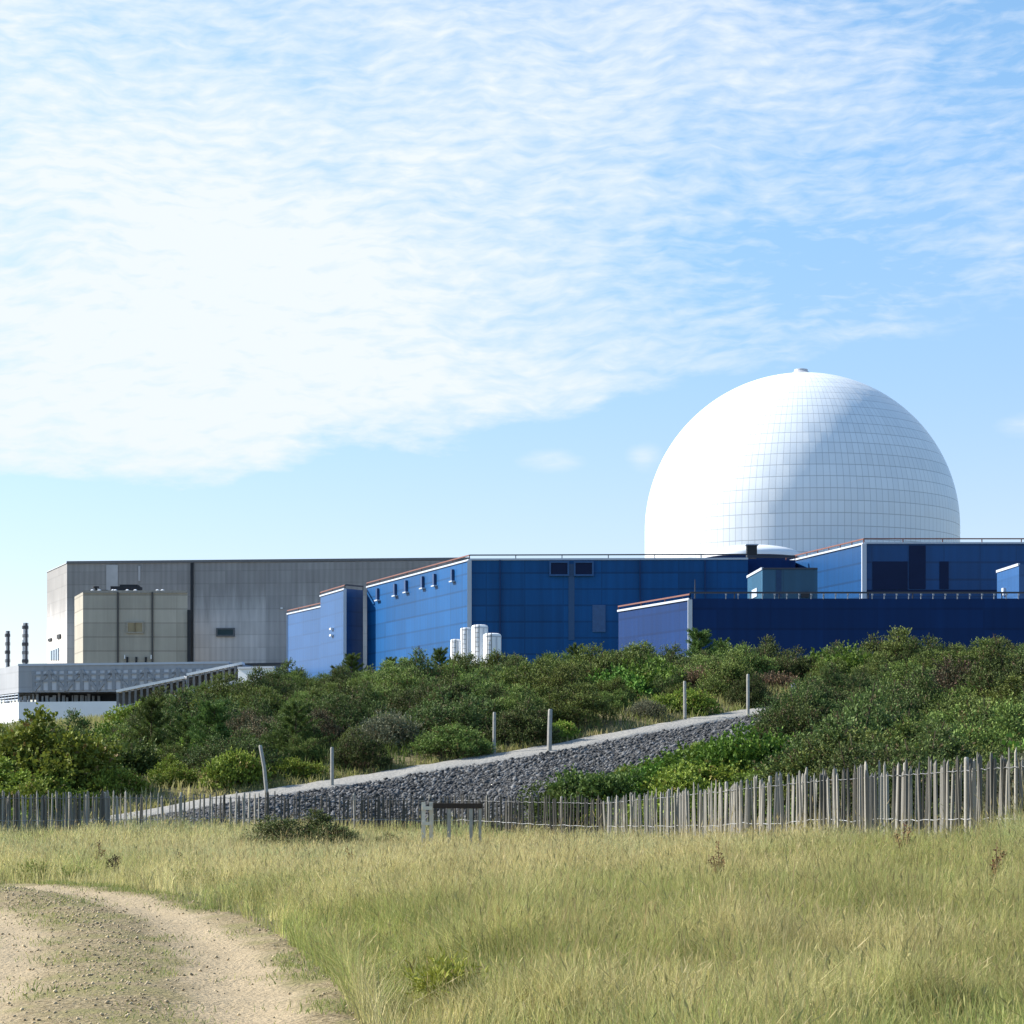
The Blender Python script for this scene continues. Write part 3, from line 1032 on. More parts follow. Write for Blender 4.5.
def scrub():
    pts = list(placed)
    cand = 0
    cnt = 0
    order = []
    N = 16000
    Yc = np.sqrt(rng.random(N) * (109 ** 2 - 30 ** 2) + 30 ** 2)
    pc_ = rng.random(N) * 1150 - 60
    for Yv, p in zip(Yc, pc_):
        yf = float(np.interp(p, fpx, fY))
        ridge = float(np.interp(p, [-60, 100, 200, 300, 700, 780, 850, 950, 1090], [88, 90, 97, 104, 107, 104, 95, 91, 86]))
        if Yv > ridge:
            continue
        x = PX(p, Yv)
        if p < 40:
            lo = yf + 8
        elif p < 765:
            yp = float(np.interp(p, ppx, pY))
            lo = yp + (3.1 if p > 230 else 4.2)
        else:
            lo = yf + 4.0 + max(0, 835 - p) * 0.30
            if p < 835 and Yv < 84:
                lo = max(lo, 79)
        if Yv < lo:
            continue
        near = Yv < 60
        d = (1.22 if near else 1.5 + 0.2 * (p < 200)) * (0.8 + 0.5 * vnoise(x, Yv, 0.4, 77))
        # leave the bare dry-grass places open
        if any(abs(p - a) < w and abs(Yv - b_) < h for a, b_, w, h in ((172, 73, 12, 2.2), (104, 82, 16, 3), (16, 74, 18, 2.5))):
            continue
        if any((x - q[0]) ** 2 + (Yv - q[1]) ** 2 < (0.5 * d + 0.5 * q[2] + 0.3) ** 2 for q in pts):
            continue
        pts.append((x, Yv, d * 0.72))
        order.append((p, Yv, x, lo))
    for p, Yv, x, lo in order:
        nz_ = fbm(x, Yv, 0.13, 7)
        q = rng.random()
        edge = Yv - lo < 2.0
        if p < 770 and edge and q < 0.42:
            plant(('bramble', 1) if q < 0.32 else ('grey', 0), x, Yv, 0.5 + 0.3 * rng.random(), 'low yellow-green bush along the upper edge of the pale path' if q < 0.32 else 'low grey-green shrub along the upper edge of the pale path', 'low bushes along the path')
            continue
        s = 0.6 + 0.6 * rng.random() ** 1.2
        if p < 270 and q > 0.72:
            plant(('bramble', 1) if q < 0.85 else ('shrub', 0), x, Yv, s * (0.95 if q < 0.85 else 0.62), 'yellow-green bush on the left bank among the gorse', 'yellow-green bushes on the left bank')
        elif q < 0.08 + (0.1 if p < 220 else 0):
            plant(('bramble', 0), x, Yv, s * 0.85, 'fresh green bush among the dark gorse of the bank', 'fresh green bushes in the gorse')
        elif q < 0.11:
            plant(('grey', 0), x, Yv, s, 'grey-green shrub among the dark gorse of the bank', 'grey-green shrubs in the gorse')
        elif nz_ > 0.70 and q < 0.4:
            plant(('brown', int(q * 100) % 2), x, Yv, s, 'brownish twiggy gorse bush on the bank', 'brownish gorse bushes')
        else:
            if p >= 765:
                lb, gr = 'dark green gorse bush on the hillside above the tall paling fence', 'gorse bushes above the tall fence'
            elif Yv > 93:
                lb, gr = 'dark green gorse bush along the crest below the blue buildings', 'gorse bushes along the crest'
            elif p < 290:
                lb, gr = 'dark green gorse bush on the left bank below the grey buildings', 'gorse bushes on the left bank'
            else:
                lb, gr = 'dark green gorse bush on the slope above the pale path', 'gorse bushes above the path'
            plant(('gorse', int(q * 1000) % 4), x, Yv, s, lb, gr)
    print('scrub', len(order))


scrub()

# ------------------------------------------------------------------ paling fences
m_pale, T, b = material('weathered_chestnut', 0.9, 0.15)
oc = coord(T)
ox, oy, oz = T.sep(oc)
rnd = T.n('ShaderNodeObjectInfo').outputs['Random']
gr_ = T.noise(T.vec(T.m('MULTIPLY', ox, 40.0), T.m('MULTIPLY', oy, 40.0), T.m('MULTIPLY_ADD', oz, 3.0, T.m('MULTIPLY', rnd, 50.0))), 1.0, 5)
pc0 = T.mix(gr_, (0.13, 0.118, 0.095), (0.44, 0.41, 0.36))
T.put(b.inputs['Base Color'], T.mix(1.0, pc0, T.m('MULTIPLY_ADD', T.m('POWER', rnd, 1.4), 0.95, 0.35), 'MULTIPLY'))
bump(T, b, gr_, 0.5, 0.01)
m_wire = plain('galvanised_wire', (0.42, 0.42, 0.42), 0.5, 0.5, 0.2, 20, 0.3)
m_post = plain('grey_timber', (0.36, 0.34, 0.30), 0.9, 0.15, 0.35, 6)


def pale_mesh(seed, h, w):
    r = random.Random(seed)
    m = MB()
    nlev = 6
    ns = 5
    bx, by = r.uniform(-0.025, 0.025), r.uniform(-0.02, 0.02)
    ph = r.random() * 6
    ang = [k * 2 * PI / ns + r.uniform(-0.3, 0.3) for k in range(ns)]
    rr = [r.uniform(0.7, 1.25) for k in range(ns)]
    for i in range(nlev + 1):
        t = i / nlev
        z = h * t
        cx = bx * math.sin(t * 3 + ph) + r.uniform(-0.004, 0.004)
        cy = by * math.sin(t * 2.4 + ph)
        f = (1.08 - 0.22 * t) if i < nlev else r.uniform(0.12, 0.55)
        if i == nlev - 1:
            z = h * 0.965
            f = 0.8
        for k in range(ns):
            m.v.append((cx + w / 2 * rr[k] * f * math.cos(ang[k]), cy + w / 2 * 0.75 * rr[k] * f * math.sin(ang[k]), z + (r.uniform(-0.02, 0.02) if i == nlev else 0)))
    for i in range(nlev):
        for k in range(ns):
            m.f.append((i * ns + k, i * ns + (k + 1) % ns, (i + 1) * ns + (k + 1) % ns, (i + 1) * ns + k))
    m.f.append(tuple(nlev * ns + k for k in range(ns)))
    m.f.append(tuple(range(ns))[::-1])
    return m


def fence(name, label, pa, pb, spacing, posts, seed, wscale, group, flip=0):
    r = random.Random(seed)
    x0, y0, t0 = fence_at((pa + pb) / 2)
    root = thing(name, label, 'fence', (x0, y0, gz1(x0, y0)), 0, group)
    loc = np.array(root.location)
    meshes = []
    for i in range(9):
        o = pale_mesh(seed * 10 + i, 1.0, 1.0)
        me = bpy.data.meshes.new('pale')
        me.from_pydata(o.v, [], o.f)
        me.materials.append(m_pale)
        meshes.append(me)
    p = pa if flip == 0 else pb
    k = 0
    rest = MB()
    while pa <= p <= pb:
        x, y, top = fence_at(p)
        gzv = gz1(x, y)
        h = max(0.8, top - gzv + 0.12) * r.uniform(0.90, 1.04)
        w = wscale(p) * r.uniform(0.65, 1.45)
        o = bpy.data.objects.new('pale', r.choice(meshes))
        o.parent = root
        o.location = (x - loc[0], y + r.uniform(-0.02, 0.02) - loc[1], gzv - 0.12 - loc[2])
        o.scale = (w, w, h)
        o.rotation_euler = (r.gauss(0, 0.02), r.gauss(0, 0.026), r.random() * 6.28)
        if k < 100:
            C.objects.link(o)
        else:
            from mathutils import Matrix
            M = Matrix.LocRotScale(o.location, o.rotation_euler, o.scale)
            b0 = len(rest.v)
            me = o.data
            rest.v += [tuple(M @ v.co) for v in me.vertices]
            rest.f += [tuple(b0 + i for i in q.vertices) for q in me.polygons]
            bpy.data.objects.remove(o)
        k += 1
        p += spacing(p) * r.uniform(0.5, 1.5) * (-1 if flip else 1)
    if rest.v:
        tag(rest.build('pale', m_pale, root), kind='stuff')
    for fr, rad in ((0.86, 0.008), (0.86, 0.008), (0.36, 0.008)):
        pts = []
        for q in np.arange(pa, pb + 0.01, 4.0 if fr > 0.5 else 6.0):
            x, y, top = fence_at(min(q, pb))
            gzv = gz1(x, y)
            pts.append((x - loc[0], y - 0.035 - loc[1], gzv + (top - gzv) * fr + 0.012 * math.sin(q * 0.5 + fr * 9 + len(pts)) - loc[2]))
        w = MB()
        w.tube(pts, [rad * 0.8 for p_ in pts], 4)
        w.build('wire', m_wire, root)
    for q in posts:
        x, y, top = fence_at(q)
        gzv = gz1(x, y)
        m = MB()
        lx = r.uniform(-0.04, 0.04)
        m.tube([(x - loc[0], y + 0.07 - loc[1], gzv - 0.3 - loc[2]), (x + lx - loc[0], y + 0.07 - loc[1], top - 0.02 - loc[2]), (x + lx - loc[0], y + 0.07 - loc[1], top + 0.0 - loc[2])], [0.036, 0.032, 0.02], 8)
        m.build('post', m_post, root)
    print(name, k)


fence('paling_fence', 'tall split paling fence running up to the right edge behind the meadow', 605, 1075, lambda p: np.interp(p, [605, 800, 1024, 1180], [1.7, 2.1, 2.9, 3.4]), [607, 668, 726, 770, 838, 905, 968, 1040], 3, lambda p: np.interp(p, [605, 1024], [0.054, 0.054]), 'paling fences behind the meadow', 1)
fence('paling_fence', 'long low paling fence across the foot of the bank at left and centre', -30, 603, lambda p: np.interp(p, [-30, 105, 125, 340, 370, 603], [2.1, 2.1, 4.6, 4.4, 2.3, 2.0]), [4, 70, 105, 180, 243, 355, 488, 430, 560], 5, lambda p: np.interp(p, [0, 105, 125, 340, 603], [0.060, 0.060, 0.055, 0.045, 0.042]), 'paling fences behind the meadow')

# ------------------------------------------------------------------ posts along the path
POSTS = [(268, 790, 745, 0.17, 'thin grey post leaning left beside the foot of the pale path'),
         (332, 787, 747, 0.0, 'upright grey post nearest the leaning post on the pale path'),
         (494, 755, 712, -0.01, 'thin upright post just left of the thicker post halfway up the path'),
         (549, 752, 709, -0.03, 'thicker upright post standing on the path above the dark stones'),
         (685, 716, 681, 0.01, 'thin upright post between green bush and rusty bracken'),
         (748, 714, 674, 0.0, 'tall upright post near the top of the pale path'),
         (793, 702, 683, -0.05, 'short pale stump post at the top end of the path')]
for px, pyb, pyt, ln, lb in POSTS:
    Y = float(np.interp(px, pxs, Y_s)) + (2.3 if px in (494, 685, 793) else 0.3)
    i = int(np.argmin(abs(pxs - px)))
    zb = PZ(pyb, Y)
    H_ = (pyb - pyt) * Y / F
    t = thing('marker_post', lb, 'post', (PX(px, Y), Y, zb), 0, 'posts along the pale path')
    m = MB()
    rr = 0.075 if px == 549 else (0.11 if px == 793 else 0.055)
    m.tube([(0, 0, -0.5), (-ln * H_ * 0.5, 0, H_ * 0.5), (-ln * H_ * 1.0, 0, H_ - 0.03), (-ln * H_ * 1.0, 0, H_)], [rr * 1.05, rr, rr * 0.92, rr * 0.6], 8)
    m.build('shaft', m_post, t, smooth=True)
    m = MB()
    m.tube([(-ln * H_ * 0.86 - 0.0, -rr * 1.3, H_ * 0.86), (-ln * H_ * 0.86, rr * 1.3, H_ * 0.86)], 0.018, 6)
    m.build('bolt', m_wire, t)

# ------------------------------------------------------------------ wooden barrier in the meadow
m_dkwood = plain('dark_creosoted_timber', (0.05, 0.038, 0.03), 0.85, 0.2, 0.3, 5)
m_ltwood = plain('pale_bare_timber', (0.66, 0.60, 0.50), 0.85, 0.2, 0.25, 6)
Yb = 46.3
gx0 = PX(426, Yb)
gb = gz1(gx0, Yb)
tb_ = thing('wooden_barrier', 'low wooden barrier with dark top rail and pale end posts in the grass', 'barrier', (gx0, Yb, gb))
ztop = PZ(803, Yb) - gb
s_ = Yb / F
for dx, dy in ((-0.055, 0.0), (0.11, 0.12)):
    m = MB()
    m.box((dx, dy, (ztop + 0.02 - 0.3) / 2), 0.085, 0.085, ztop + 0.32)
    m.build('end_post', m_ltwood, tb_)
for zz in (ztop - 0.11, ztop - 0.44):
    m = MB()
    m.box((0.028, -0.058, zz), 0.22, 0.025, 0.075)
    m.build('cross_board', m_ltwood, tb_)
m = MB()
m.box((0.69, 0.02, ztop - 0.06), 1.07, 0.10, 0.11)
m.build('top_rail', m_dkwood, tb_)
for px, mt in ((449, m_post), (471, m_post), (480, m_post)):
    m = MB()
    m.box(((px - 426) * s_, 0.02, (ztop - 0.118 - 0.3) / 2), 0.075 if px != 480 else 0.06, 0.07, ztop - 0.118 + 0.3)
    m.build('leg', mt, tb_)

# ------------------------------------------------------------------ single plants of the meadow
m_dry = foliage('dry_stalk', 0.85, 0.05, 0.1)


def dock(px, Y, h, dark, label, seed, tilt=0.0):
    r = np.random.default_rng(seed)
    x = PX(px, Y)
    t = thing('dock_plant', label, 'dock plant', (x, Y, gz1(x, Y)), 0, 'dead dock plants in the meadow')
    sticks = MB()
    V, Cc = [], []
    nb = 3 if h < 0.6 else 5
    col = np.array([0.045, 0.03, 0.022]) if dark else np.array([0.24, 0.13, 0.065])
    for k in range(nb):
        a = r.random() * 6.28
        sp = 0.0 if k == 0 else 0.05 + 0.08 * r.random()
        b0 = np.array([0, 0, 0.0 if k == 0 else h * (0.25 + 0.25 * r.random())])
        top = np.array([math.cos(a) * sp + tilt * h, math.sin(a) * sp, h * (1.0 if k == 0 else 0.65 + 0.3 * r.random())])
        sticks.tube([tuple(b0 - np.array([0, 0, 0.05])), tuple((b0 + top) / 2 + r.normal(0, 0.01, 3)), tuple(top)], [0.009, 0.007, 0.004], 5)
        m = 60
        tt = 0.45 + 0.55 * r.random(m)
        P = b0[None] * (1 - tt[:, None]) + top[None] * tt[:, None] + r.normal(0, 0.016, (m, 3))
        d = unit(r.normal(0, 1, (m, 3)) + np.array([0, 0, 0.7]))
        sd = unit(np.cross(d, r.normal(0, 1, (m, 3))))
        newmesh('seed_head', quads_from(P, d, sd, np.full(m, 0.022), np.full(m, 0.016)), quads=np.arange(m * 4).reshape(-1, 4), mat=m_dry, parent=t, col=np.repeat(col * (0.6 + 0.8 * r.random((m, 1))), 4, 0))
    sticks.build('stalk', m_bark, t)
    return t


dock(119, 27.6, 0.42, True, 'blackened dead dock with forked stalks at the far edge of the track', 1, -0.15)
dock(113, 28.6, 0.34, True, 'smaller blackened dock stalk just behind the forked one', 5)
dock(176, 29.5, 0.42, True, 'single blackened dock stalk standing beyond the track bend', 2, 0.1)
dock(905, 24.0, 0.62, False, 'rusty brown dock with a round seed head before the tall fence', 3)
dock(721, 21.5, 0.62, False, 'tall thin rusty dock stalk in the golden grass below the fence step', 4, -0.05)
dock(990, 19.5, 0.6, False, 'reddish dock stalk at the right edge of the meadow', 6, 0.1)
dock(352, 30.5, 0.45, False, 'faded brown dock clump in the grass left of the barrier', 8)
dock(99, 30.5, 0.55, False, 'thin rusty dock stalk behind the blackened docks', 9)


def weed(px, Y, s, label, cols, seed, L=0.06, Wd=0.02, h=0.22, R=0.36):
    x = PX(px, Y)
    t = thing('leafy_weed', label, 'weed', (x, Y, gz1(x, Y) - 0.01), 0, 'leafy weeds beside the track')
    V, col, (lx, ly, lz) = bush_leaves(seed, R, h, 9, 260, 5, L, Wd, 0.12, cols, 0.8, 0.7, 0.8)
    newmesh('foliage', V * s, quads=np.arange(len(V)).reshape(-1, 4), mat=m_leaf, parent=t, col=col)
    st = MB()
    for i in range(6):
        st.tube([(0, 0, -0.03), (lx[i] * s * 0.6, ly[i] * s * 0.6, max(lz[i], 0.05) * s * 0.7), (lx[i] * s, ly[i] * s, max(lz[i], 0.06) * s)], [0.006, 0.005, 0.003], 4)
    st.build('stem', m_bark, t)


WG = ((0.16, 0.21, 0.05), (0.30, 0.36, 0.09), (0.3, 0.28, 0.1), 0.1)
WY = ((0.20, 0.25, 0.03), (0.36, 0.39, 0.07), (0.3, 0.25, 0.08), 0.05)
weed(35, 28.6, 0.9, 'low green weed patch at the far left edge of the track', WG, 51)
weed(82, 28.2, 0.8, 'low green weed left of the blackened docks', WG, 52)
weed(196, 26.2, 0.8, 'low green weed on the outside of the track bend', WG, 53)
weed(168, 27.2, 0.75, 'low green weed between the dock stalks and the bend', WG, 54)
weed(445, 13.0, 1.0, 'yellow-green bushy weed in the near grass at the bottom of the photo', WY, 55, 0.08, 0.012, 0.34, 0.24)

# ------------------------------------------------------------------ buildings
SITE = 2.4
m_trim = plain('pale_grey_trim', (0.47, 0.51, 0.57), 0.5, 0.4, 0.08, 1)
m_redrail = plain('rust_red_rail', (0.20, 0.085, 0.065), 0.6, 0.3, 0.2, 1)
m_dkrail = plain('dark_rail', (0.05, 0.055, 0.07), 0.6, 0.3, 0.2, 1)
m_roof = plain('grey_roofing', (0.2, 0.2, 0.21), 0.85, 0.2, 0.2, 0.4)
m_glass = plain('dark_louvre', (0.006, 0.016, 0.055), 0.5, 0.15, 0.2, 0.6)
m_white = plain('white_paint', (0.78, 0.79, 0.80), 0.45, 0.4, 0.06, 0.7)
m_black = plain('black_plant', (0.022, 0.024, 0.028), 0.6, 0.3, 0.4, 0.6)


def poly_area(P):
    return 0.5 * sum(P[i][0] * P[(i + 1) % len(P)][1] - P[(i + 1) % len(P)][0] * P[i][1] for i in range(len(P)))


def walls(P, z0, z1, mat, parent, loc, name='wall'):
    """closed ring of wall faces, UV in metres"""
    V, Fc, UV = [], [], []
    u = 0
    for i in range(len(P)):
        a, b_ = P[i], P[(i + 1) % len(P)]
        L = math.dist(a, b_)
        k = len(V)
        V += [(a[0] - loc[0], a[1] - loc[1], z0 - loc[2]), (b_[0] - loc[0], b_[1] - loc[1], z0 - loc[2]), (b_[0] - loc[0], b_[1] - loc[1], z1 - loc[2]), (a[0] - loc[0], a[1] - loc[1], z1 - loc[2])]
        Fc.append((k, k + 1, k + 2, k + 3))
        UV += [(u, z0), (u + L, z0), (u + L, z1), (u, z1)]
        u += L
    return newmesh(name, V, quads=Fc, mat=mat, parent=parent, uv=UV)


def slab(P, z0, z1, mat, parent, loc, name):
    n = len(P)
    V = [(p[0] - loc[0], p[1] - loc[1], z0 - loc[2]) for p in P] + [(p[0] - loc[0], p[1] - loc[1], z1 - loc[2]) for p in P]
    Fc = [tuple(range(n))[::-1], tuple(range(n, 2 * n))] + [(i, (i + 1) % n, n + (i + 1) % n, n + i) for i in range(n)]
    return newmesh(name, V, faces=Fc, mat=mat, parent=parent)


class Bld:
    def __init__(s, name, label, P, ztop, mat, z0=SITE, group=None, cat='building', loc=None):
        if poly_area(P) < 0:
            P = P[::-1]
        s.P = P
        s.z = ztop
        cx = sum(p[0] for p in P) / len(P)
        cy = sum(p[1] for p in P) / len(P)
        s.loc = (cx, cy, z0)
        s.o = thing(name, label, cat, s.loc, 0, group)
        walls(P, z0 - (1.0 if z0 == SITE else 0.0), ztop, mat, s.o, s.loc)
        slab([(cx + (p[0] - cx) * 0.998, cy + (p[1] - cy) * 0.998) for p in P], ztop - 0.5, ztop - 0.08, m_roof, s.o, s.loc, 'roof')

    def L(s, p):
        return (p[0] - s.loc[0], p[1] - s.loc[1], p[2] - s.loc[2])

    def edge(s, a, b_, mat, w=0.3, h=0.4, dz=0.1, name='roof_trim', posts=None, ph=0.0):
        m = MB()
        m.bar(s.L((a[0], a[1], s.z + dz)), s.L((b_[0], b_[1], s.z + dz)), w, h)
        if posts:
            n_ = max(1, int(math.dist(a, b_) / posts))
            for i in range(n_ + 1):
                t = i / n_
                x, y = a[0] + (b_[0] - a[0]) * t, a[1] + (b_[1] - a[1]) * t
                m.box(s.L((x, y, s.z + dz / 2)), 0.1, 0.1, dz)
        return m.build(name, mat, s.o)

    def corner(s, p, mat, w=0.35, name='corner_trim'):
        m = MB()
        m.box(s.L((p[0], p[1], (s.z + SITE) / 2)), w, w, s.z - SITE - 0.2)
        return m.build(name, mat, s.o)

    def face(s, A, B, x0, y0, x1, y1, mat, name, depth=0.12, parent=None, frame=None, fw=0.25):
        """a panel standing on the wall A-B, given by where it shows"""
        d = Vector((B[0] - A[0], B[1] - A[1], 0)).normalized()
        nrm = Vector((d.y, -d.x, 0))
        if nrm.y > 0:
            nrm = -nrm
        res = []
        for px in (x0, x1):
            k = (px - 512) / F
            t = (k * A[1] - A[0]) / (d.x - k * d.y)
            res.append((t, A[1] + t * d.y))
        (t0, Y0), (t1, Y1) = res
        Ym = (Y0 + Y1) / 2
        zt, zb = PZ(y0, Ym), PZ(y1, Ym)
        c = Vector((A[0], A[1], 0)) + d * ((t0 + t1) / 2) + nrm * (depth / 2 - 0.03)
        c.z = (zt + zb) / 2
        m = MB()
        if frame:
            fr = MB()
            W_, H_ = abs(t1 - t0), zt - zb
            for sx in (-1, 1):
                fr.box(Vector(s.L(c)) + d * (sx * (W_ / 2 + fw / 2)) + nrm * 0.06, fw, depth + 0.12, H_ + 2 * fw, d, nrm, (0, 0, 1))
                fr.box(Vector(s.L(c)) + Vector((0, 0, sx * (H_ / 2 + fw / 2))) + nrm * 0.06, W_, depth + 0.12, fw, d, nrm, (0, 0, 1))
            win = MB()
            win.box(s.L(c), W_, depth, H_, d, nrm, (0, 0, 1))
            o = win.build(name, mat, s.o)
            f_ = fr.build('frame', frame, o)
            return o
        m.box(s.L(c), abs(t1 - t0), depth, zt - zb, d, nrm, (0, 0, 1))
        return m.build(name, mat, s.o if parent is None else parent)


def pt(px, Y):
    return (PX(px, Y), Y)


m_blue = cladding('teal_blue_cladding', (0.002, 0.074, 0.225), 1.9, 4.5, 0.72, 0.5, 0.22, 0.12, 0.36)
m_blue2 = cladding('royal_blue_cladding', (0.024, 0.088, 0.225), 1.9, 4.0, 0.86, 0.45, 0.4, 0.07, 0.2)
m_navy = cladding('navy_cladding', (0.002, 0.026, 0.112), 1.9, 5.0, 0.82, 0.55, 0.15, 0.09, 0.25)
m_grey = cladding('grey_ribbed_cladding', (0.56, 0.53, 0.51), 2.5, 3.2, 0.88, 0.6, 0.3, 0.07, 0.25, stain=0.5, top=33.0, rib=1.0)
m_greyL = cladding('pale_grey_cladding', (0.5, 0.5, 0.5), 5.0, 5.0, 0.85, 0.6, 0.3, 0.05, 0.15)
m_conc = cladding('board_marked_concrete', (0.36, 0.335, 0.285), 2.6, 30.0, 0.72, 0.9, 0.15, 0.10, 0.25, rib=0.0, warm=(0.43, 0.395, 0.33))
m_pgrey = cladding('light_grey_panels', (0.33, 0.34, 0.36), 2.2, 6.0, 0.9, 0.6, 0.3, 0.04, 0.1)
m_lite = plain('sunlit_wall_pale', (0.52, 0.53, 0.56), 0.5, 0.3, 0.12, 0.4)

# grey turbine hall
Ya = 420
gA, gB = pt(67, Ya), pt(470, 412)
gz_ = PZ(563, Ya)
gL = pt(47, 441)
hall = Bld('turbine_hall', 'huge grey ribbed industrial hall with stained top, tallest on the left', [gL, gA, gB, (gB[0] + 6, 450), (gL[0] + 6, 460)], gz_, m_grey)
hall.edge(gA, gB, plain('dull_coping', (0.16, 0.16, 0.165), 0.8), 0.5, 0.5, 0.1, 'roof_trim')
hall.edge(gL, gA, m_trim, 0.3, 0.15, 0.0, 'roof_trim')
hall.face(gA, gB, 191, 563, 193.5, 664, m_black, 'expansion_joint', 0.5)
hall.face(gA, gB, 106.5, 565, 118, 592, plain('bleached_patch', (0.47, 0.46, 0.46), 0.7, 0.2, 0.35, 0.25), 'patch_panel', 0.2)
hall.face(gA, gB, 138.5, 566, 140.5, 581, plain('bleached_strip', (0.44, 0.43, 0.43), 0.7, 0.2, 0.2, 0.3), 'patch_panel', 0.2)
hall.face(gA, gB, 218, 629.5, 233.5, 635, plain('teal_glass', (0.03, 0.06, 0.07), 0.3, 0.5), 'window', 0.3, None, plain('window_rim', (0.13, 0.14, 0.15)), 0.3)
hall.face(gA, gB, 281, 607.5, 283, 609, m_white, 'wall_lamp', 0.5)
for i in range(4):
    hall.face(gL, gA, 51.0 + i * 2.3, 647.5 + (3.5 - i) * 0.9, 52.2 + i * 2.3, 660, plain('pale_window_glass', (0.30, 0.38, 0.46), 0.3, 0.5), 'window', 0.25)
hall.face(gL, gA, 49, 638.5, 52, 641, m_black, 'wall_vent', 0.3)
hall.face(gL, gA, 58, 634.5, 61, 638.5, m_black, 'wall_vent', 0.3)
# darker bay right of the joint
m_bay = cladding('darker_grey_cladding', (0.42, 0.40, 0.39), 2.5, 2.8, 0.90, 0.6, 0.3, 0.08, 0.28, stain=0.35, top=34.0, rib=1.0)
bayA, bayB = (PX(194, 418.4), 418.0), (PX(466, 410), 410.6)
b0 = walls([bayA, bayB, (bayB[0], bayB[1] + 3), (bayA[0], bayA[1] + 3)], SITE - 1, gz_ - 0.35, m_bay, hall.o, hall.loc, 'bay_wall')

# concrete block
Yc_ = 396
cA, cB = pt(83, Yc_), pt(187.5, Yc_)
cz = PZ(592, Yc_)
conc = Bld('concrete_block', 'square board-marked concrete block standing before the grey hall', [pt(74.5, 408), cA, cB, pt(187, 409)], cz, m_conc)
conc.edge(cA, cB, plain('concrete_coping', (0.30, 0.28, 0.25), 0.9), 0.4, 0.5, 0.05)
for px in (118, 152.5):
    conc.face(cA, cB, px - 0.8, 592, px + 0.8, 664, plain('dark_joint', (0.09, 0.085, 0.08), 0.9), 'pilaster', 0.35)
conc.face(cA, cB, 128, 623, 142.5, 632, plain('blind_window', (0.30, 0.24, 0.14), 0.5, 0.4, 0.5, 0.25), 'window', 0.2, None, plain('window_frame_tan', (0.33, 0.30, 0.25)), 0.25)
conc.face(cA, cB, 134.8, 623, 135.6, 632, plain('mullion', (0.2, 0.16, 0.1)), 'window_bar', 0.4)
conc.face(cA, cB, 187.7, 610, 190.5, 664, m_black, 'wall_strip', 0.6)  # black strip filling the dark gap right of the block
for px in (127.5, 136.5, 146):
    conc.face(cA, cB, px - 0.8, 657, px + 0.8, 662.5, m_black, 'bracket', 0.5)
for px in (125, 151.5):
    conc.face(cA, cB, px - 0.5, 655, px + 0.5, 659, m_white, 'wall_lamp', 0.5)
# roof plant of the block
rp = thing('roof_plant', 'dark ventilation plant sitting on the roof of the concrete block', 'roof plant', (PX(125, 400), 400, cz))
for (a, b_, h, nm) in ((112, 141, 8.5, 'fan_unit'), (90, 108, 4.5, 'duct'), (143, 168, 3.2, 'duct'), (95, 101, 7.0, 'cowl')):
    m = MB()
    w_ = (b_ - a) * 400 / F
    hh = h * 400 / F
    xx = PX((a + b_) / 2, 400) - rp.location.x
    if nm == 'fan_unit':
        m.box((xx, 0, hh * 0.4), w_, 3.0, hh * 0.8)
        m.box((xx + 0.6, 0, hh * 0.9), w_ * 0.6, 2.6, hh * 0.2)
        for k in range(4):
            m.box((xx - w_ / 2 + w_ * (k + 0.5) / 4, -1.55, hh * 0.4), 0.25, 0.1, hh * 0.7)
    elif nm == 'cowl':
        m.lathe([(0.25, 0), (0.25, hh * 0.7), (0.6, hh * 0.72), (0.6, hh * 0.9), (0.1, hh)], 12, (xx, -2, 0))
    else:
        m.bar((xx - w_ / 2, 0, hh * 0.5), (xx + w_ / 2, 0, hh * 0.5), 1.0, hh * 0.6)
        for k in range(5):
            m.box((xx - w_ / 2 + w_ * (k + 0.5) / 5, 0, hh * 0.1), 0.3, 0.8, hh * 0.2)
    m.build(nm, m_black, rp)
for px in (93, 100, 113.5, 116, 128, 136, 158, 163):
    m = MB()
    m.lathe([(0.3, 0.0), (0.3, 0.35), (0.45, 0.4), (0.1, 0.6)], 10, (PX(px, 398) - rp.location.x, -2.6, 0))
    m.build('vent_cap', m_white, rp)

# long low grey building; bars and panels imitate a truss shadow on its front
Yl = 300
lA, lB = pt(18.5, Yl), pt(229, 292)
lz0, lz1 = PZ(692.5, Yl), PZ(665, Yl)
low = Bld('low_grey_building', 'long light grey low building with a truss shadow built as bars on its pale front', [pt(-40, 340), lA, lB, (lB[0] + 8, 340)], lz1, m_pgrey, z0=lz0)
low.edge(lA, lB, m_trim, 0.25, 0.3, 0.0)
d_ = Vector((lB[0] - lA[0], lB[1] - lA[1], 0))
for i in range(12):
    xa = 34 + i * 16.0
    low.face(lA, lB, xa + 1.6, 671.5 - i * 0.25, xa + 14.4, 690.5 - i * 0.25, m_lite, 'sunlit_front_patch', 0.1)  # pale patches stand for sunlit wall between the shadow bars
br = MB()


def on_low(px, py):
    k = (px - 512) / F
    d = d_.normalized()
    t = (k * lA[1] - lA[0]) / (d.x - k * d.y)
    x, y = lA[0] + t * d.x, lA[1] + t * d.y - 0.16
    return low.L((x, y, PZ(py, y)))


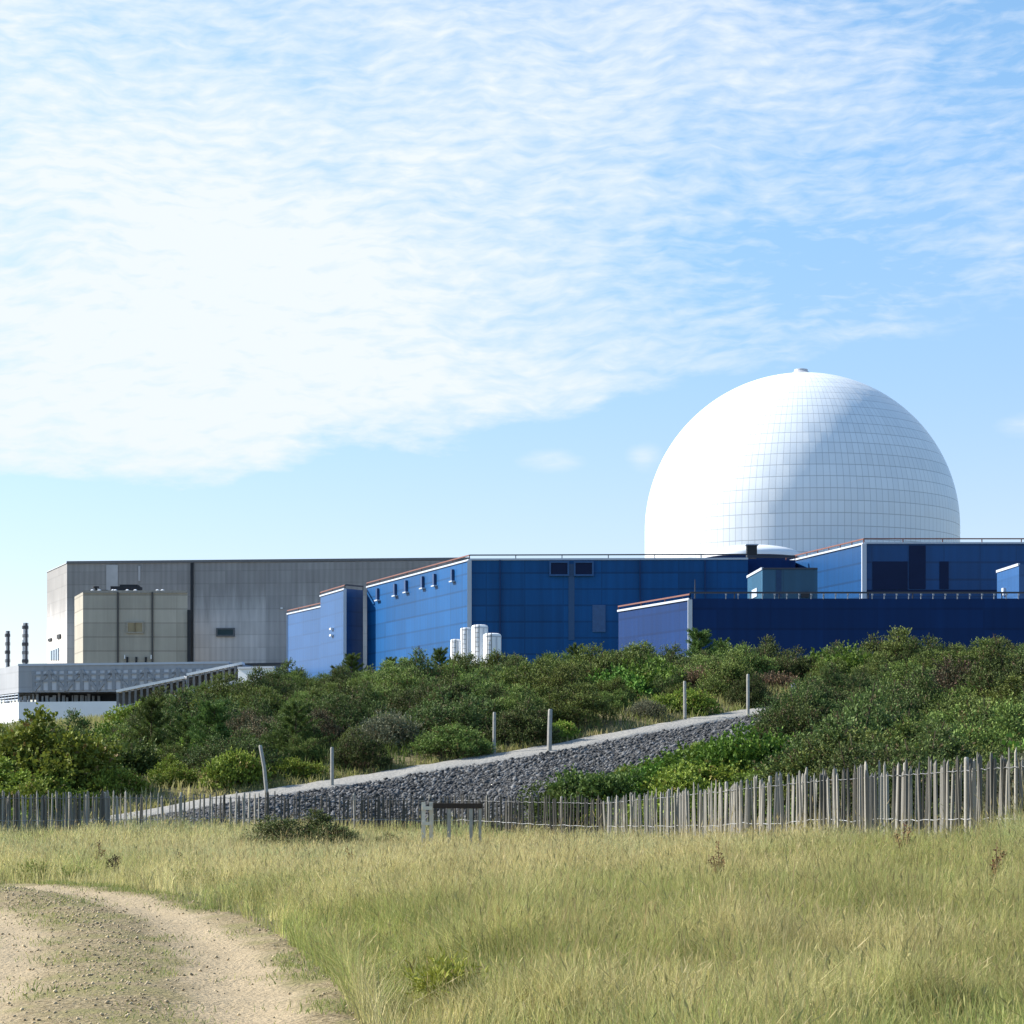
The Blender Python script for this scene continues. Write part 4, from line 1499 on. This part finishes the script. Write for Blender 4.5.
for i in range(12):
    xa = 34 + i * 16.0
    yt, yb = 671 - i * 0.25, 691 - i * 0.25
    for q in (0.0, 8.0):
        br.bar(on_low(xa + q, yt), on_low(xa + q, yb), 0.32 if q else 0.5, 0.12, (0, 1, 0))
    br.bar(on_low(xa, (yt + yb) / 2), on_low(xa + 15.5, (yt + yb) / 2), 0.12, 0.3)
    br.bar(on_low(xa, yt + 4), on_low(xa + 15.5, yt + 4), 0.12, 0.25)
    if i % 2 == 0:
        br.bar(on_low(xa, yb), on_low(xa + 15.5, yt), 0.12, 0.45)
    else:
        br.bar(on_low(xa, yt), on_low(xa + 15.5, yb), 0.12, 0.45)
br.build('truss_shadow_bars', plain('truss_shadow_grey', (0.29, 0.30, 0.32), 0.6), low.o)  # raised grey bars stand in for a cast truss shadow
# recessed dark storey and white base below it
base = Bld('white_base_building', 'white walled base building with a dark pipe gallery on top', [pt(-40, 338), pt(18.5, 298.5), pt(235, 290), (lB[0] + 8, 338)], PZ(702, 298.5), m_white)
gal = MB()
gal.box(base.L(((lA[0] + lB[0]) / 2 + 1, 312, (lz0 + base.z) / 2)), 28, 20, lz0 - base.z - 0.1)
gal.build('pipe_gallery', plain('gallery_grey', (0.07, 0.07, 0.075)), base.o)
pp = MB()
for k in range(26):
    px = 20 + k * 4.3 + rng.random() * 2
    if 100 < px < 130:
        continue
    yy = 300.6
    hgt = (lz0 - base.z) * (0.5 + 0.5 * rng.random())
    pp.box(base.L((PX(px, yy), yy, base.z + hgt / 2)), 0.15 + 0.4 * rng.random(), 0.4, hgt)
pp.build('pipe_rack', plain('pipe_grey', (0.38, 0.36, 0.33)), base.o)
rl = MB()
q0, q1 = pt(-40, 337.4), pt(18.5, 298.8)
for zz in (0.35, 0.75, 1.15):
    rl.bar(base.L((q0[0], q0[1], base.z + zz)), base.L((q1[0], q1[1], base.z + zz)), 0.14, 0.14)
for t in np.linspace(0, 1, 20):
    x, y = q0[0] + (q1[0] - q0[0]) * t, q0[1] + (q1[1] - q0[1]) * t
    rl.box(base.L((x, y, base.z + 0.6)), 0.16, 0.16, 1.2)
rl.build('handrail', m_trim, base.o)

m_walk = plain('walkway_grey', (0.16, 0.165, 0.17), 0.6)
# covered walkway climbing to the right
for (a, b_, lb) in (((118, 691.5), (186, 677.5), 'lower flight of the white roofed walkway rising from the bushes'), ((188, 675), (243.5, 663.5), 'upper flight of the white roofed walkway below the grey hall')):
    Yw = 270
    A_, B_ = (PX(a[0], Yw), Yw, PZ(a[1], Yw)), (PX(b_[0], Yw), Yw, PZ(b_[1], Yw))
    t = thing('covered_walkway', lb, 'walkway', (A_[0], Yw, SITE), 0, 'flights of the covered walkway')
    o_ = (A_[0], Yw, SITE)
    m = MB()
    m.bar(A_, B_, 2.6, 0.32)
    m.build('roof', m_white, t, o_)
    n_ = int((b_[0] - a[0]) / 6)
    for k in range(n_ + 1):
        q = (k + 0.2) / (n_ + 0.4)
        p = [A_[i] + (B_[i] - A_[i]) * q for i in range(3)]
        m = MB()
        m.box((p[0], p[1] - 1.0, (p[2] - 0.2 + SITE) / 2), 0.28, 0.28, p[2] - 0.2 - SITE)
        m.build('support', m_walk, t, o_)
    m = MB()
    m.bar((A_[0], Yw + 0.9, A_[2] - 1.3), (B_[0], Yw + 0.9, B_[2] - 1.3), 0.3, 2.0)
    m.build('dark_interior_bar', plain('interior_shade_grey', (0.09, 0.09, 0.09)), t, o_)  # dark bar puts the shade under the walkway roof into colour
    m = MB()
    m.bar((A_[0], Yw - 1.05, A_[2] - 2.3), (B_[0], Yw - 1.05, B_[2] - 2.3), 0.2, 0.6)
    m.build('floor_beam', m_trim, t, o_)
sh = Bld('low_shed', 'low white shed half hidden by bushes below the grey hall', [pt(238, 262), pt(275, 260), pt(278, 272), pt(240, 272)], PZ(668, 261), m_white)
sh.edge(pt(238, 262), pt(275, 260), m_trim, 0.3, 0.25, 0.05)
dk = Bld('dark_annex', 'dark low annex between the grey hall and the white shed', [pt(243, 400), pt(285, 396), pt(300, 408), pt(245, 410)], PZ(664, 398), plain('dark_annex_wall', (0.10, 0.11, 0.12), 0.8))
dk.edge(pt(243, 400), pt(285, 396), m_dkrail, 0.3, 0.3, 0.05)

# two slim stacks on the left
for px, w, yt, lb in ((7.5, 5.0, 631, 'shorter slim banded stack at the left edge'), (25.2, 6.0, 623, 'taller slim banded stack nearest the grey hall')):
    Yk = 480
    t = thing('chimney_stack', lb, 'chimney', (PX(px, Yk), Yk, SITE), 0, 'slim stacks at the left edge')
    R_ = w / 2 * Yk / F
    H_ = PZ(yt, Yk) - SITE
    m = MB()
    m.lathe([(R_, 0), (R_, H_ - 0.3), (R_ * 1.05, H_ - 0.3), (R_ * 1.05, H_)], 20)
    m.build('flue', plain('stack_grey', (0.6, 0.62, 0.65), 0.6), t, smooth=True)
    for k in range(6):
        z = H_ - 0.6 - k * 1.9
        m = MB()
        m.lathe([(R_ * 1.06, z - 0.75), (R_ * 1.12, z - 0.4), (R_ * 1.06, z)], 20)
        m.build('band', plain('stack_dark_band', (0.10, 0.10, 0.11)) if k % 2 == 0 else plain('stack_band', (0.30, 0.30, 0.31)), t, smooth=True)
    m = MB()
    m.box((R_ * 0.6, -R_ * 0.95, H_ / 2), 0.3, 0.3, H_)
    m.build('ladder', m_dkrail, t)

# ---- blue buildings
mA, mL, mR = pt(469.5, 250), pt(367, 290.5), pt(748, 249)
mz = PZ(559.5, 250)
main = Bld('main_blue_building', 'large teal blue clad building with two louvres and white corner trim', [mL, mA, mR, (mR[0] + 4, 285), (mL[0] + 12, 298)], mz, m_blue)
main.edge(mL, mA, m_trim, 0.3, 0.2, -0.05)
main.edge(mA, mR, m_trim, 0.3, 0.22, 0.0)
main.edge(mL, mA, m_redrail, 0.14, 0.14, 0.5, 'roof_rail', 6)
main.edge((mA[0], mA[1] + .4), (mR[0], mR[1] + .4), m_dkrail, 0.14, 0.14, 0.55, 'roof_rail', 5)
main.corner(mA, m_trim, 0.5)
for x0 in (551, 575.5):
    main.face(mA, mR, x0, 563, x0 + 16.5, 574.5, m_glass, 'louvre', 0.25, None, plain('louvre_frame', (0.03, 0.10, 0.24), 0.5), 0.2)
main.face(mA, mR, 592.5, 605, 605.5, 632, plain('newer_blue_panel', (0.045, 0.11, 0.24), 0.4), 'patch_panel', 0.16)
main.face(mA, mR, 568.5, 564, 574.5, 640, cladding('rain_streaked_blue', (0.016, 0.085, 0.21), 3.6, 9.0, 0.8), 'wall_strip', 0.1)
m_pipe2 = plain('downpipe_blue', (0.006, 0.035, 0.12), 0.5)
m_pipe = plain('pipe_shadow_blue', (0.03, 0.07, 0.17), 0.5)  # pipe colour darkened to take in the L-shaped shadows
for px, yy in ((378.5, 588.5), (396, 584), (407, 580.5), (423.5, 576.5), (435.5, 574), (453.5, 569.5)):
    o = main.face(mL, mA, px - 0.7, yy, px + 0.7, yy + 12, m_pipe, 'drain_pipe', 0.35)
    main.face(mL, mA, px - 1.0, yy + 11.4, px + 1.9, yy + 12.6, m_trim, 'hopper', 0.5, o)
    bpy.data.objects[o.children[0].name].location = (0, 0, 0)
for px in (500, 640, 705):
    main.face(mA, mR, px - 0.5, 560, px + 0.5, 665, m_pipe2, 'downpipe', 0.3)
main.face(mA, mR, 655, 628, 668, 648, m_glass, 'louvre', 0.2)
# dark blue splayed end of the main building
Bld('link_block', 'dark blue recessed block between main blue building and right hand block', [pt(747, 252), pt(795, 252), pt(800, 275), pt(752, 275)], PZ(560, 252), m_navy).edge(pt(747, 252), pt(795, 252), m_dkrail, 0.3, 0.3, 0.4, 'roof_rail', 4)

# tall and low annexes on the left
aC, aL, aR = pt(345, 288), pt(320.5, 301), pt(363, 291)
anz = PZ(588.5, 288)
ann = Bld('blue_annex', 'tall narrow blue annex left of the main blue building', [aL, aC, aR, (aR[0] - 1, 304), (aL[0] + 4, 310)], anz, m_blue2)
ann.edge(aL, aC, m_trim, 0.3, 0.2, -0.05)
ann.edge(aL, aC, m_redrail, 0.14, 0.14, 0.45, 'roof_rail', 5)
ann.edge(aC, aR, m_dkrail, 0.2, 0.2, 0.5, 'roof_rail', 4)
ann.corner(aC, m_trim, 0.4)
for yy in (628, 634.5):
    ann.face(aL, aC, 331.8, yy, 333.4, yy + 1.8, m_white, 'wall_lamp', 0.4)
wL, wR = pt(287.5, 319), pt(322, 302.5)
wing = Bld('blue_wing', 'lowest blue wing at the left end of the blue buildings', [wL, wR, (wR[0] + 5, 312), (wL[0] + 6, 326)], PZ(606, 302.5), m_blue2)
wing.edge(wL, wR, m_trim, 0.3, 0.2, -0.05)
wing.edge(wL, wR, m_redrail, 0.14, 0.14, 0.45, 'roof_rail', 5)
wing.corner(wL, m_trim, 0.3)

# navy building in front
nA, nL, nR = pt(690, 200), pt(618.5, 216.5), pt(1180, 200)
nz = PZ(598.5, 200)
nav = Bld('navy_building', 'long low navy blue building in front with lamps along its roof rail', [nL, nA, nR, (nR[0], 226), (nL[0] + 6, 228)], nz, m_navy)
nav.edge(nL, nA, m_trim, 0.3, 0.2, -0.05)
nav.edge(nL, nA, m_redrail, 0.14, 0.14, 0.4, 'roof_rail', 5)
nav.edge(nA, nR, m_dkrail, 0.16, 0.16, 0.55, 'roof_rail', 4)
nav.corner(nA, m_trim, 0.4)
m_lamp = plain('lamp_grey', (0.3, 0.33, 0.38), 0.5)
for k in range(29):
    px = 726 + 12.2 * k
    m = MB()
    m.box(nav.L((PX(px, 199.8), 199.8, nz + 0.35)), 0.15, 0.15, 0.17)
    m.box(nav.L((PX(px, 199.8), 199.95, nz + 0.1)), 0.08, 0.08, 0.3)
    m.build('roof_lamp', m_lamp, nav.o)
m = MB()
m.tube([nav.L((PX(695, 205), 205, nz)), nav.L((PX(695, 205), 205, nz + 1.2)), nav.L((PX(695, 205), 205, nz + 2.2))], [0.1, 0.06, 0.04], 6)
m.build('mast', m_dkrail, nav.o)

# teal cabin on the navy roof
tA, tL, tR = pt(762.5, 212), pt(747.5, 222), pt(817.5, 212)
m_teal = cladding('dull_teal_cladding', (0.022, 0.085, 0.15), 4.0, 3.0, 0.8, 0.5, 0.35, 0.12)
cab = Bld('rooftop_cabin', 'small dull teal cabin on the navy roof with a door in its lit side', [tL, tA, tR, (tR[0] + 1, 222)], PZ(568.5, 212), m_teal, z0=nz - 0.05)
cab.edge(tL, tA, m_trim, 0.2, 0.25, 0.0)
cab.edge(tA, tR, m_dkrail, 0.2, 0.15, 0.0)
cab.face(tL, tA, 752.5, 589, 757.5, 597.5, m_trim, 'door', 0.12)
cab.face(tA, tR, 776, 570, 781.5, 597, plain('darker_teal_panel', (0.012, 0.045, 0.11), 0.5), 'panel', 0.1)
cab.face(tA, tR, 801, 592, 809, 597.5, m_black, 'vent', 0.3)

# small box on the right of the navy roof
kA, kL, kR = pt(1019, 208), pt(997, 216), pt(1060, 208)
kb = Bld('rooftop_hut', 'small pale blue hut on the navy roof at the right edge', [kL, kA, kR, (kR[0], 217)], PZ(564.5, 208), m_blue2, z0=nz - 0.05)
kb.edge(kL, kA, m_trim, 0.2, 0.25, 0.0)
kb.face(kL, kA, 1004, 588, 1006, 595.5, m_trim, 'ladder', 0.3)

# right hand block beneath the dome
rA, rL, rR = pt(864, 236), pt(786, 258.5), pt(1180, 236)
rz_ = PZ(543, 236)
rt = Bld('right_blue_block', 'long blue block under the dome with dark window bays', [rL, rA, rR, (rR[0], 268), (rL[0] + 5, 270)], rz_, cladding('mid_blue_cladding', (0.002, 0.058, 0.185), 1.9, 4.0, 0.72, 0.45, 0.35, 0.10, 0.28))
rt.edge(rL, rA, m_trim, 0.3, 0.2, -0.05)
rt.edge(rL, rA, m_redrail, 0.14, 0.14, 0.45, 'roof_rail', 3)
rt.edge(rA, rR, m_trim, 0.25, 0.18, 0.0)
rt.edge((rA[0], rA[1] + .3), (rR[0], rR[1] + .3), m_redrail, 0.13, 0.13, 0.5, 'roof_rail', 4)
rt.corner(rA, m_trim, 0.5)
for (a, b_, c, d) in ((872.5, 561.5, 907.5, 589.5), (909, 545.5, 925.5, 589), (939.5, 561.5, 948.5, 589)):
    rt.face(rA, rR, a, b_, c, d, m_glass, 'window_bay', 0.12)
rt.face(rA, rR, 866, 589.8, 1100, 592, m_glass, 'base_band', 0.1)

# white tanks
for i, (x0, x1, yt, Y, lb) in enumerate(((450.5, 461, 639, 181, 'lowest white cylindrical tank at the left of the four'), (460.3, 472, 627.5, 183, 'second tallest white tank between the lowest and the tallest'), (471.5, 488, 624.5, 180, 'tallest white cylindrical tank of the four'), (483.2, 501.2, 633, 177, 'widest white tank at the right end of the four'))):
    R_ = (x1 - x0) / 2 * Y / F
    t = thing('storage_tank', lb, 'tank', (PX((x0 + x1) / 2, Y), Y, SITE), 0, 'white tanks before the blue building')
    H_ = PZ(yt, Y) - SITE
    m = MB()
    m.lathe([(R_, 0.0), (R_, H_ - R_ * 0.32), (R_ * 0.93, H_ - R_ * 0.14), (R_ * 0.65, H_ - R_ * 0.04), (R_ * 0.1, H_)], 32)
    m.build('shell', m_white, t, smooth=True)
    m = MB()
    m.lathe([(R_ * 1.01, H_ - R_ * 0.5), (R_ * 1.03, H_ - R_ * 0.45), (R_ * 1.03, H_ - R_ * 0.4), (R_ * 1.01, H_ - R_ * 0.35)], 32)
    m.build('ring', m_trim, t, smooth=True)
    m = MB()
    m.tube([(R_ * 0.5, -R_ * 0.93, 0), (R_ * 0.5, -R_ * 0.93, H_ - R_ * 0.5)], 0.06, 6)
    m.build('pipe', m_trim, t)
    m = MB()
    for sx in (-0.16, 0.16):
        m.bar((-R_ * 0.3 + sx, -R_ * 1.0, 0), (-R_ * 0.3 + sx, -R_ * 1.0, H_), 0.06, 0.06)
    for k in range(int(H_ / 0.4)):
        m.box((-R_ * 0.3, -R_ * 1.0, 0.3 + k * 0.4), 0.3, 0.03, 0.03)
    m.build('ladder', m_walk, t)

# ------------------------------------------------------------------ the dome
Yd = 310
RD = 155.8 * Yd / F
dc = (PX(801, Yd), Yd)
dz = PZ(530.5, Yd)
dome = thing('reactor_dome', 'huge white panelled dome rising behind the blue buildings', 'dome', (dc[0], dc[1], SITE))
m_dome, T, b = material('white_dome_panels', 0.32, 0.5)
u, v, _ = T.sep(coord(T, 'UV'))
fu, fv = T.m('FRACT', u), T.m('FRACT', v)
wn = T.n('ShaderNodeTexWhiteNoise', noise_dimensions='2D')
T.put(wn.inputs['Vector'], T.vec(T.m('FLOOR', u), T.m('FLOOR', v)))
wn2 = T.n('ShaderNodeTexWhiteNoise', noise_dimensions='1D')
T.put(wn2.inputs['W'], T.m('FLOOR', v))
val = T.m('MULTIPLY_ADD', wn.outputs['Value'], 0.06, 0.84)
val = T.m('MULTIPLY', val, T.m('MULTIPLY_ADD', wn2.outputs['Value'], 0.05, 0.97))
lu = T.m('LESS_THAN', fu, 0.085)
lv = T.m('LESS_THAN', fv, 0.06)
line = T.m('MAXIMUM', T.m('MULTIPLY', lu, 0.85), lv)
val = T.m('MULTIPLY', val, T.m('SUBTRACT', 1.0, T.m('MULTIPLY', line, 0.42)))
T.put(b.inputs['Base Color'], T.mix(1.0, (0.95, 0.985, 1.0), val, 'MULTIPLY'))
T.put(b.inputs['Roughness'], T.m('MULTIPLY_ADD', wn.outputs['Value'], 0.12, 0.36))
gn = T.n('ShaderNodeNewGeometry').outputs['Normal']
wv = T.n('ShaderNodeVectorMath', operation='MULTIPLY_ADD')
T.put(wv.inputs[0], wn.outputs['Color'])
wv.inputs[1].default_value = (0.05, 0.05, 0.05)
T.put(wv.inputs[2], gn)
wv2 = T.n('ShaderNodeVectorMath', operation='ADD')
T.put(wv2.inputs[0], wv.outputs[0])
wv2.inputs[1].default_value = (-0.025, -0.025, -0.025)
wv3 = T.n('ShaderNodeVectorMath', operation='NORMALIZE')
T.put(wv3.inputs[0], wv2.outputs[0])
T.put(b.inputs['Normal'], wv3.outputs[0])
NSEG, NR = 152, 21


def revolve(prof, segmul, name, nseg=NSEG):
    V, Q, UV = [], [], []
    for r, z, v_ in prof:
        for k in range(nseg):
            a = 2 * PI * k / nseg
            V.append((r * math.cos(a), r * math.sin(a), z))
    for i in range(len(prof) - 1):
        mul = segmul(prof[i][2])
        for k in range(nseg):
            k1 = (k + 1) % nseg
            Q.append((i * nseg + k, i * nseg + k1, (i + 1) * nseg + k1, (i + 1) * nseg + k))
            e = 1e-3
            UV += [((k + e) / mul, prof[i][2] + e), ((k + 1 - e) / mul, prof[i][2] + e), ((k + 1 - e) / mul, prof[i + 1][2] - e), ((k + e) / mul, prof[i + 1][2] - e)]
    return newmesh(name, V, quads=Q, mat=m_dome, parent=dome, uv=UV, smooth=True)


prof = []
for i in range(NR * 2 + 1):
    a = PI / 2 * i / (NR * 2)
    prof.append((max(RD * math.cos(a), 0.4), dz - SITE + RD * math.sin(a), i / 2))
revolve(prof, lambda v_: 1 if v_ < 14 else (2 if v_ < 18 else 4), 'dome_shell')
nd_ = 18
revolve([(RD, (dz - SITE) * i / nd_, i + 0.0) for i in range(nd_ + 1)], lambda v_: 1, 'drum_wall')
m = MB()
m.lathe([(1.7, RD + dz - SITE - 0.18), (1.6, RD + dz - SITE + 0.12), (1.0, RD + dz - SITE + 0.45), (0.95, RD + dz - SITE + 0.75), (0.2, RD + dz - SITE + 0.9)], 24)
m.build('top_vent', plain('vent_grey', (0.5, 0.5, 0.52), 0.6), dome, smooth=True)
# shallow white roof dome in front
sd = thing('shallow_dome', 'shallow white saucer roof at the foot of the big dome', 'roof dome', (PX(752, 272), 272, SITE))
zr = PZ(556, 272) - SITE
m = MB()
R_ = 48 * 272 / F
hh = 10.5 * 272 / F
m.lathe([(R_ * 1.0, zr - 0.3)] + [(R_ * math.cos(a), zr + hh * math.sin(a)) for a in np.linspace(0.05, PI / 2 - 0.02, 10)], 48)
m.build('saucer', m_white, sd, smooth=True)
m = MB()
m.lathe([(R_ * 0.92, 0), (R_ * 0.92, zr - 0.31)], 48)
m.build('drum_wall', m_navy, sd, smooth=True)
m = MB()
rb = thing('roof_box', 'small dark box with a cap on the roof edge before the saucer roof', 'box', (PX(751.5, 254), 254, PZ(557, 254)))
m.box((0, 0, 0.6), 1.2, 1.2, 1.5)
m.build('housing', m_black, rb)
m = MB()
m.box((0, 0, 1.42), 1.5, 1.5, 0.12)
m.build('cap', m_trim, rb)

# remove prototypes that were never used
for key, o in list(G.items()):
    if key not in used:
        for c in list(o.children):
            bpy.data.objects.remove(c)
        bpy.data.objects.remove(o)
